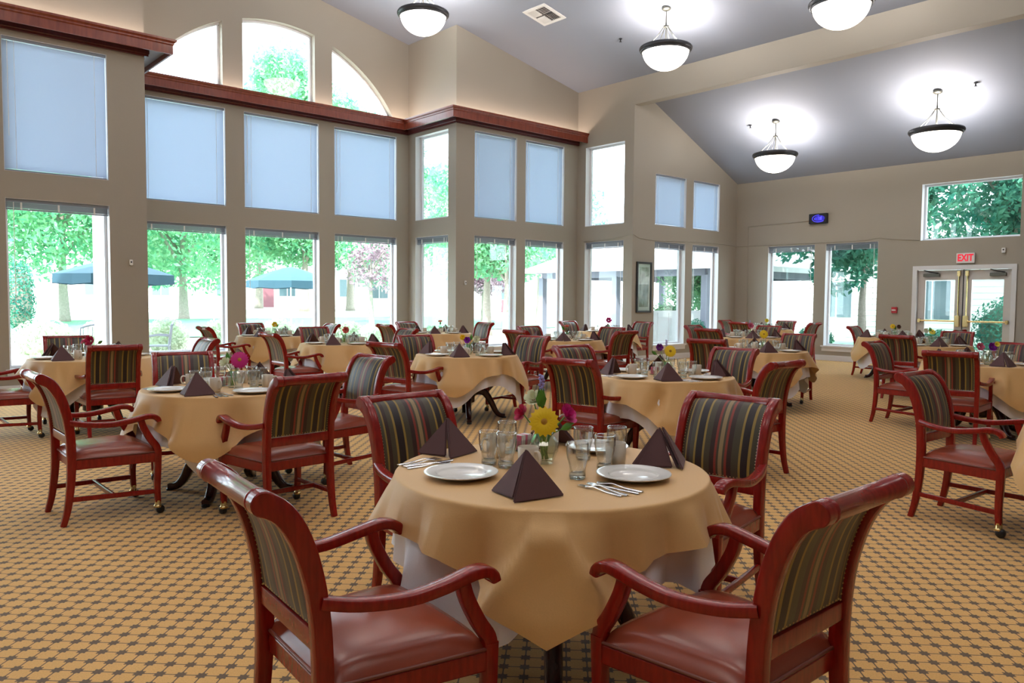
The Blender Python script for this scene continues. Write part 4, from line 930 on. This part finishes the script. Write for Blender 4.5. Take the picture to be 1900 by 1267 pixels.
def trunk_mesh(H, th, r, seed):
    rnd = random.Random(seed); m = MB().tube(cr_spline([(0, 0, -.1), (.05, .02, th*.6), (0, .05, th*1.1), (.05, 0, H*.75)], 4), [lerp(r*1.25, r*.25, (i/12)**.8) for i in range(13)], 10)
    for k in range(6):
        a = k*1.1+rnd.uniform(-.3, .3); L_ = H*.28*rnd.uniform(.7, 1.2); z = th*rnd.uniform(.8, 1.5)
        m.tube(cr_spline([(0, 0, z), (L_*.35*math.cos(a), L_*.35*math.sin(a), z+L_*.45), (L_*.8*math.cos(a), L_*.8*math.sin(a), z+L_*.95)], 3), [lerp(r*.5, r*.12, i/6) for i in range(7)], 6)
    return m.mesh('trunk', BARK, 180)
CROWN = {}
def tree(px, dep, H, R, th, mat, n, size, seed, label, r=.17, xy=None, group='garden trees'):
    n = int(n*2.3); size *= .78
    P = atdepth(px, dep) if xy is None else Vector((*xy, 0)); P.z = ground(P.x, P.y)
    t = thing('garden_tree', P, label, 'tree', group, seed*1.3)
    put('trunk', trunk_mesh(H, th, r, seed), t)
    tag(leaf_cloud(tree_blobs(seed, H, R, th), n, size, seed).build('foliage', mat, t), kind='stuff')
tree(341, 34, 9.0, 4.2, 2.4, LEAF, 6500, .17, 1, 'round-crowned tree with a pale trunk on the lawn behind the bay', .20)
tree(120, 30, 8.5, 4.3, 2.8, LEAF, 7000, .16, 2, 'broad leafy tree outside the wide window beside the pier', .18)
tree(-60, 27, 8.5, 4.0, 2.6, LEAF, 5000, .16, 12, 'leafy tree beyond the patio hedge, next to the cypress', .18)
tree(565, 44, 14.6, 4.0, 3.2, LEAF, 7000, .20, 3, 'tall tree whose top shows in the arched window', .25)
tree(480, 50, 14.5, 3.6, 3.2, LEAF, 6000, .20, 4, 'tall slender tree behind the patio umbrella', .25)
tree(650, 47, 12.6, 3.4, 3.0, LEAF, 6000, .20, 5, 'tall tree fading below the arch, behind the corner bay window', .25)
tree(690, 34, 4.0, 1.5, 1.7, LEAFR, 700, .13, 6, 'small plum-leaved tree beyond the lawn', .12)
tree(905, 30, 7.8, 2.9, 2.6, LEAF, 6500, .15, 7, 'leafy tree beyond the porch seen past the bay return', .17)
tree(940, 29, 5.6, 2.0, 2.4, LEAF, 2500, .14, 8, 'young tree with a bare pale trunk beside the porch', .16)
tree(895, 36, 4.6, 1.8, 1.9, LEAFR, 2200, .13, 9, 'purple-leaved shrub tree seen beside the pale trunk', .10)
tree(1310, 27, 5.6, 2.3, 1.5, LEAF, 4200, .13, 10, 'multi-branched tree outside the corner window by the picture', .12)
tree(0, 0, 6.6, 2.7, 2.25, LEAFD, 6500, .14, 11, 'dark leafy tree close outside the end windows', .12, (21.9, 9.85))
tree(0, 0, 8.0, 3.4, 2.9, LEAFD, 7000, .14, 13, 'dense dark tree filling the high window over the doors', .2, (25.2, 7.2))
tree(255, 46, 10.5, 4.6, 2.6, LEAF, 5500, .19, 15, 'leafy tree standing further back behind the pale trunk', .2)
tree(420, 42, 10.0, 4.0, 2.6, LEAF, 5500, .19, 16, 'leafy tree between the umbrella and the pale trunk', .2)
tree(730, 40, 9.0, 3.2, 2.4, LEAF, 4500, .17, 17, 'leafy tree behind the plum-leaved tree', .18)
tree(0, 0, 7.6, 3.2, 2.7, LEAFD, 6000, .13, 18, 'dark tree beside the doors, filling the right of the high window', .15, (23.6, 4.4))
tree(1000, 40, 8.5, 3.4, 2.8, LEAF, 4500, .17, 14, 'pale tree rising behind the porch roof', .18)
def shrub(P, rx, rz, mat, label, seed, size=.045, n=3000, core=(.45, .52, .36), grp='clipped round shrubs', name='round_shrub'):
    t = thing(name, P, label, 'shrub', grp)
    tag(leaf_cloud([(0, 0, rz*.95, rx, rx, rz)], n, size, seed, 1.2).build('foliage', mat, t), kind='stuff')
    MB().lathe([(rx*.78*math.sin(PI*i/10), rz*.95-rz*.80*math.cos(PI*i/10)) for i in range(11)], 16).build('branches', plain('shrub_core_%d' % seed, core, .9), t, 180)
for k, (px, dep, rx, rz, lab) in enumerate(((78, 17.0, .62, .50, 'big clipped pale shrub outside the wide window'), (190, 18.5, .55, .48, 'clipped pale shrub beside the patio chair outside the wide window'), (308, 18.5, .50, .50, 'clipped pale shrub left of the tree trunk outside the bay'), (412, 18.6, .50, .50, 'clipped pale shrub right of the tree trunk outside the bay'), (515, 19.8, .48, .48, 'clipped pale shrub under the patio umbrella outside the bay'), (612, 22.5, .40, .40, 'small pale shrub by the umbrella pole'), (700, 20.5, .62, .42, 'low wide pale shrub outside the corner bay window'), (650, 21.5, .40, .42, 'low pale shrub beside the red mulch'))):
    P = atdepth(px, dep); P.z = ground(P.x, P.y); shrub(P, rx, rz, LEAFP, lab, 40+k)
P = atdepth(38, 24.0); P.z = ground(P.x, P.y); t = thing('cypress_shrub', P, 'narrow dark cypress outside the wide window', 'shrub')
tag(leaf_cloud([(0, 0, 1.15, .42, .42, 1.15)], 3500, .05, 77, 1).build('foliage', LEAFD, t), kind='stuff'); MB().lathe([(.32*math.sin(PI*i/10), 1.1-.95*math.cos(PI*i/10)) for i in range(11)], 12).build('branches', BARK, t, 180)
for k, (x, y, rx, rz, lab) in enumerate(((21.0, 8.55, .62, .42, 'low green shrub outside the alarm-side end window'), (20.6, 5.75, .95, .85, 'large dark shrub filling the right door pane'), (20.9, 7.45, .5, .40, 'low green shrub outside the left door pane'), (21.2, 10.9, .5, .4, 'low green shrub outside the corner-side end window'))): shrub(Vector((x, y, -.06)), rx, rz, LEAFD, lab, 60+k, .05, 3200, (.05, .12, .08), 'green shrubs outside the exit wall')
P = atdepth(1238, 24.5); shrub(Vector((P.x, P.y, -.06)), .8, .75, LEAF, 'bright green shrub behind the white porch panel', 70, .05, 2500, (.1, .2, .1))
P = atdepth(1292, 21.2); shrub(Vector((P.x, P.y, -.06)), .36, .5, LEAFD, 'dark upright shrub outside the corner-side window', 71, .04, 2000, (.05, .12, .08))

# patio umbrellas and chairs
def umbrella(P, R, zb, zt, label, rz=0):
    t = thing('patio_umbrella', P, label, 'umbrella', 'teal patio umbrellas', rz); n = 8; V = [(0, 0, zt)]; F = []
    rows_ = 5
    for i in range(1, rows_+1):
        q = i/rows_; z = zt-(zt-zb-.22)*(q**1.25)
        for j in range(n*2):
            a = PI*j/n; r = R*q*(1 if j % 2 == 0 else math.cos(PI/n)*.985); V.append((r*math.cos(a), r*math.sin(a), z))
    for j in range(2*n): F.append((0, 1+j, 1+(j+1) % (2*n)))
    for i in range(rows_-1):
        for j in range(2*n): a, b = 1+i*2*n, 1+(i+1)*2*n; F.append((a+j, b+j, b+(j+1) % (2*n), a+(j+1) % (2*n)))
    MB().add(V, F).build('canopy', UMBR, t)
    m = MB()
    for j in range(2*n):
        a, b = PI*j/n, PI*(j+1)/n; ra = R*(1 if j % 2 == 0 else math.cos(PI/n)*.985); rb = R*(1 if (j+1) % 2 == 0 else math.cos(PI/n)*.985)
        m.add([(ra*math.cos(a), ra*math.sin(a), zb+.22), (rb*math.cos(b), rb*math.sin(b), zb+.22), (rb*1.01*math.cos(b), rb*1.01*math.sin(b), zb+.03*(j % 2)), (ra*1.01*math.cos(a), ra*1.01*math.sin(a), zb+.03*((j+1) % 2))], [(0, 1, 2, 3)])
    m.build('valance', UMBR, t); MB().tube([(0, 0, 0), (0, 0, zt+.08)], .024, 10).build('pole', WHITEPL, t, 40); MB().lathe([(0, 0), (.28, 0), (.28, .05), (.06, .09), (.06, .25), (0, .25)], 20).build('base', GREYMET, t, 40)
    for j in range(n): a = 2*PI*j/n; MB().tube([(0, 0, zt-.05), (R*.98*math.cos(a), R*.98*math.sin(a), zb+.21)], .008, 5).build('rib', GREYMET, t)
P = atdepth(212, 17.0); umbrella(Vector((P.x, P.y, -.06)), 1.25, 1.72, 2.28, 'teal patio umbrella beside the pier outside the wide window', .2)
P = atdepth(540, 22.5); umbrella(Vector((P.x, P.y, ground(P.x, P.y))), 1.22, 1.72, 2.36, 'teal patio umbrella outside the centre bay window', .35)
def patio_chair(P, rz, label):
    t = thing('patio_chair', P, label, 'chair', 'grey metal patio chairs', rz)
    for sx in (-.25, .25):
        MB().tube(cr_spline([(sx, -.26, 0), (sx, -.22, .42), (sx, -.28, .88)], 4), .013, 8).build('back_leg', GREYMET, t, 180); MB().tube([(sx, .24, 0), (sx, .22, .62)], .013, 8).build('front_leg', GREYMET, t, 180)
        MB().tube(cr_spline([(sx, -.25, .63), (sx, 0, .65), (sx, .26, .60)], 3), .016, 8).build('armrest', GREYMET, t, 180)
    MB().sweep([(-.25, 0, .42), (.25, 0, .42)], (0, 1, 0), .46, .025, .4).build('seat', GREYMET, t, 40)
    MB().tube(cr_spline([(-.25, -.28, .86), (0, -.30, .92), (.25, -.28, .86)], 4), .02, 8).build('top_rail', GREYMET, t, 180)
    for k in range(6): u = -.2+k*.08; MB().tube([(u, -.23, .44), (u, -.288, .885)], .007, 6).build('back_slat', GREYMET, t)
for px, dep, rz, lab in ((165, 14.6, 2.6, 'grey metal patio chair outside the wide window'), (292, 16.6, 1.2, 'grey metal patio chair outside the pier-side bay window'), (590, 21.0, .5, 'grey metal patio chair by the umbrella pole')):
    P = atdepth(px, dep); patio_chair(Vector((P.x, P.y, ground(P.x, P.y)+.012)), rz, lab)

# neighbouring houses and the porch
def house(c, w, d, h, rz, label, roofh=2.0, wins=5, siding=0):
    t = thing('neighbour_house', c, label, 'house', 'neighbouring pale houses', rz)
    MB().box(-w/2, w/2, -d/2, d/2, -.3, h).build('wall', STUCCO, t); o = .5
    MB().add([(-w/2-o, -d/2-o, h-.05), (w/2+o, -d/2-o, h-.05), (w/2+o, d/2+o, h-.05), (-w/2-o, d/2+o, h-.05), (-w/2+d*.35, 0, h+roofh), (w/2-d*.35, 0, h+roofh)], [(0, 1, 5, 4), (1, 2, 5), (2, 3, 4, 5), (3, 0, 4), (0, 3, 2, 1)]).build('roof', ROOFM, t)
    if siding:
        me_ = MB().hexa([(-w/2, -d/2-.035, 0), (w/2, -d/2-.035, 0), (w/2, -d/2, 0), (-w/2, -d/2, 0), (-w/2, -d/2-.012, .205), (w/2, -d/2-.012, .205), (w/2, -d/2, .205), (-w/2, -d/2, .205)]).mesh('siding_board', STUCCO)
        for k in range(int(h/.2)): put('siding_board', me_, t, (0, 0, k*.2))
    gm = MATS.get('house_window') or plain('house_window', (.10, .15, .17), .15)
    for k in range(wins):
        x = lerp(-w/2+1.4, w/2-1.4, k/(wins-1)); f = MB().box(x-.62, x+.62, -d/2-.04, -d/2+.02, .85, 2.25).build('window', TRIMW, t)
        for a in (-.56, .03): MB().box(x+a, x+a+.53, -d/2-.055, -d/2-.041, .91, 2.19).build('pane', gm, f)
    MB().box(w*.12, w*.12+.95, -d/2-.04, -d/2+.02, 0, 2.05).build('door', plain('house_door_'+label[:6], (.22, .08, .10), .5), t)
P = atdepth(430, 60, .6); house(P, 20, 8, 3.0, math.radians(-28), 'long pale house far behind the lawn and bay')
P = atdepth(890, 54, .5); house(P, 15, 8, 3.0, math.radians(-45), 'pale house behind the small plum tree', 2.2, 4)
house(Vector((31.5, 7.0, -.06)), 16, 7, 3.2, math.radians(-90), 'white sided house facing the end windows and doors', 1.8, 5, 1)
P = atdepth(-230, 48, .6); house(P, 12, 8, 3.0, math.radians(-15), 'pale house beyond the cypress outside the wide window', 2.0, 4)
# porch: hipped roof on posts with a white panel screen
PORCHP = plain('porch_grey_paint', (.17, .18, .23), .6)
t = thing('porch', (0, 0, 0), 'white hipped-roof porch on posts outside the step windows', 'porch')
c0 = atdepth(1262, 26.5); px_, py_ = c0.x, c0.y; w = 3.3
MB().add([(px_-w-.5, py_-w-.5, 2.42), (px_+w+.5, py_-w-.5, 2.42), (px_+w+.5, py_+w+.5, 2.42), (px_-w-.5, py_+w+.5, 2.42), (px_, py_, 4.3)], [(0, 1, 4), (1, 2, 4), (2, 3, 4), (3, 0, 4), (3, 2, 1, 0)]).build('roof', ROOFM, t)
m = MB(); 
for a, b, c_, d in ((-w-.5, w+.5, -w-.5, -w-.42), (-w-.5, w+.5, w+.42, w+.5), (-w-.5, -w-.42, -w-.42, w+.42), (w+.42, w+.5, -w-.42, w+.42)): m.box(px_+a, px_+b, py_+c_, py_+d, 2.30, 2.45)
m.build('fascia', TRIMW, t); m = MB()
for a, b, c_, d in ((-w, w, -w-.06, -w+.06), (-w, w, w-.06, w+.06), (-w-.06, -w+.06, -w, w), (w-.06, w+.06, -w, w)): m.box(px_+a, px_+b, py_+c_, py_+d, 2.12, 2.40)
m.build('beam', PORCHP, t)
for a, b in ((-w, -w), (w, -w), (-w, w), (w, w), (-w, 0), (0, -w)): MB().box(px_+a-.10, px_+a+.10, py_+b-.10, py_+b+.10, -.08, 2.14).build('post', PORCHP, t)
P = ony(1243, 600, 13.9); t = thing('panel_screen', (P.x, 13.9, -.06), 'low white board and batten screen outside the picture-side window', 'fence')
MB().box(-1.6, 1.6, 0, .06, 0, 1.12).build('panel', TRIMW, t); MB().box(-1.65, 1.65, -.03, .09, 1.12, 1.18).build('cap_rail', TRIMW, t)
for k in range(7): MB().box(-1.6+k*.52-.03, -1.6+k*.52+.03, -.03, 0, 0, 1.12).build('batten', TRIMW, t)
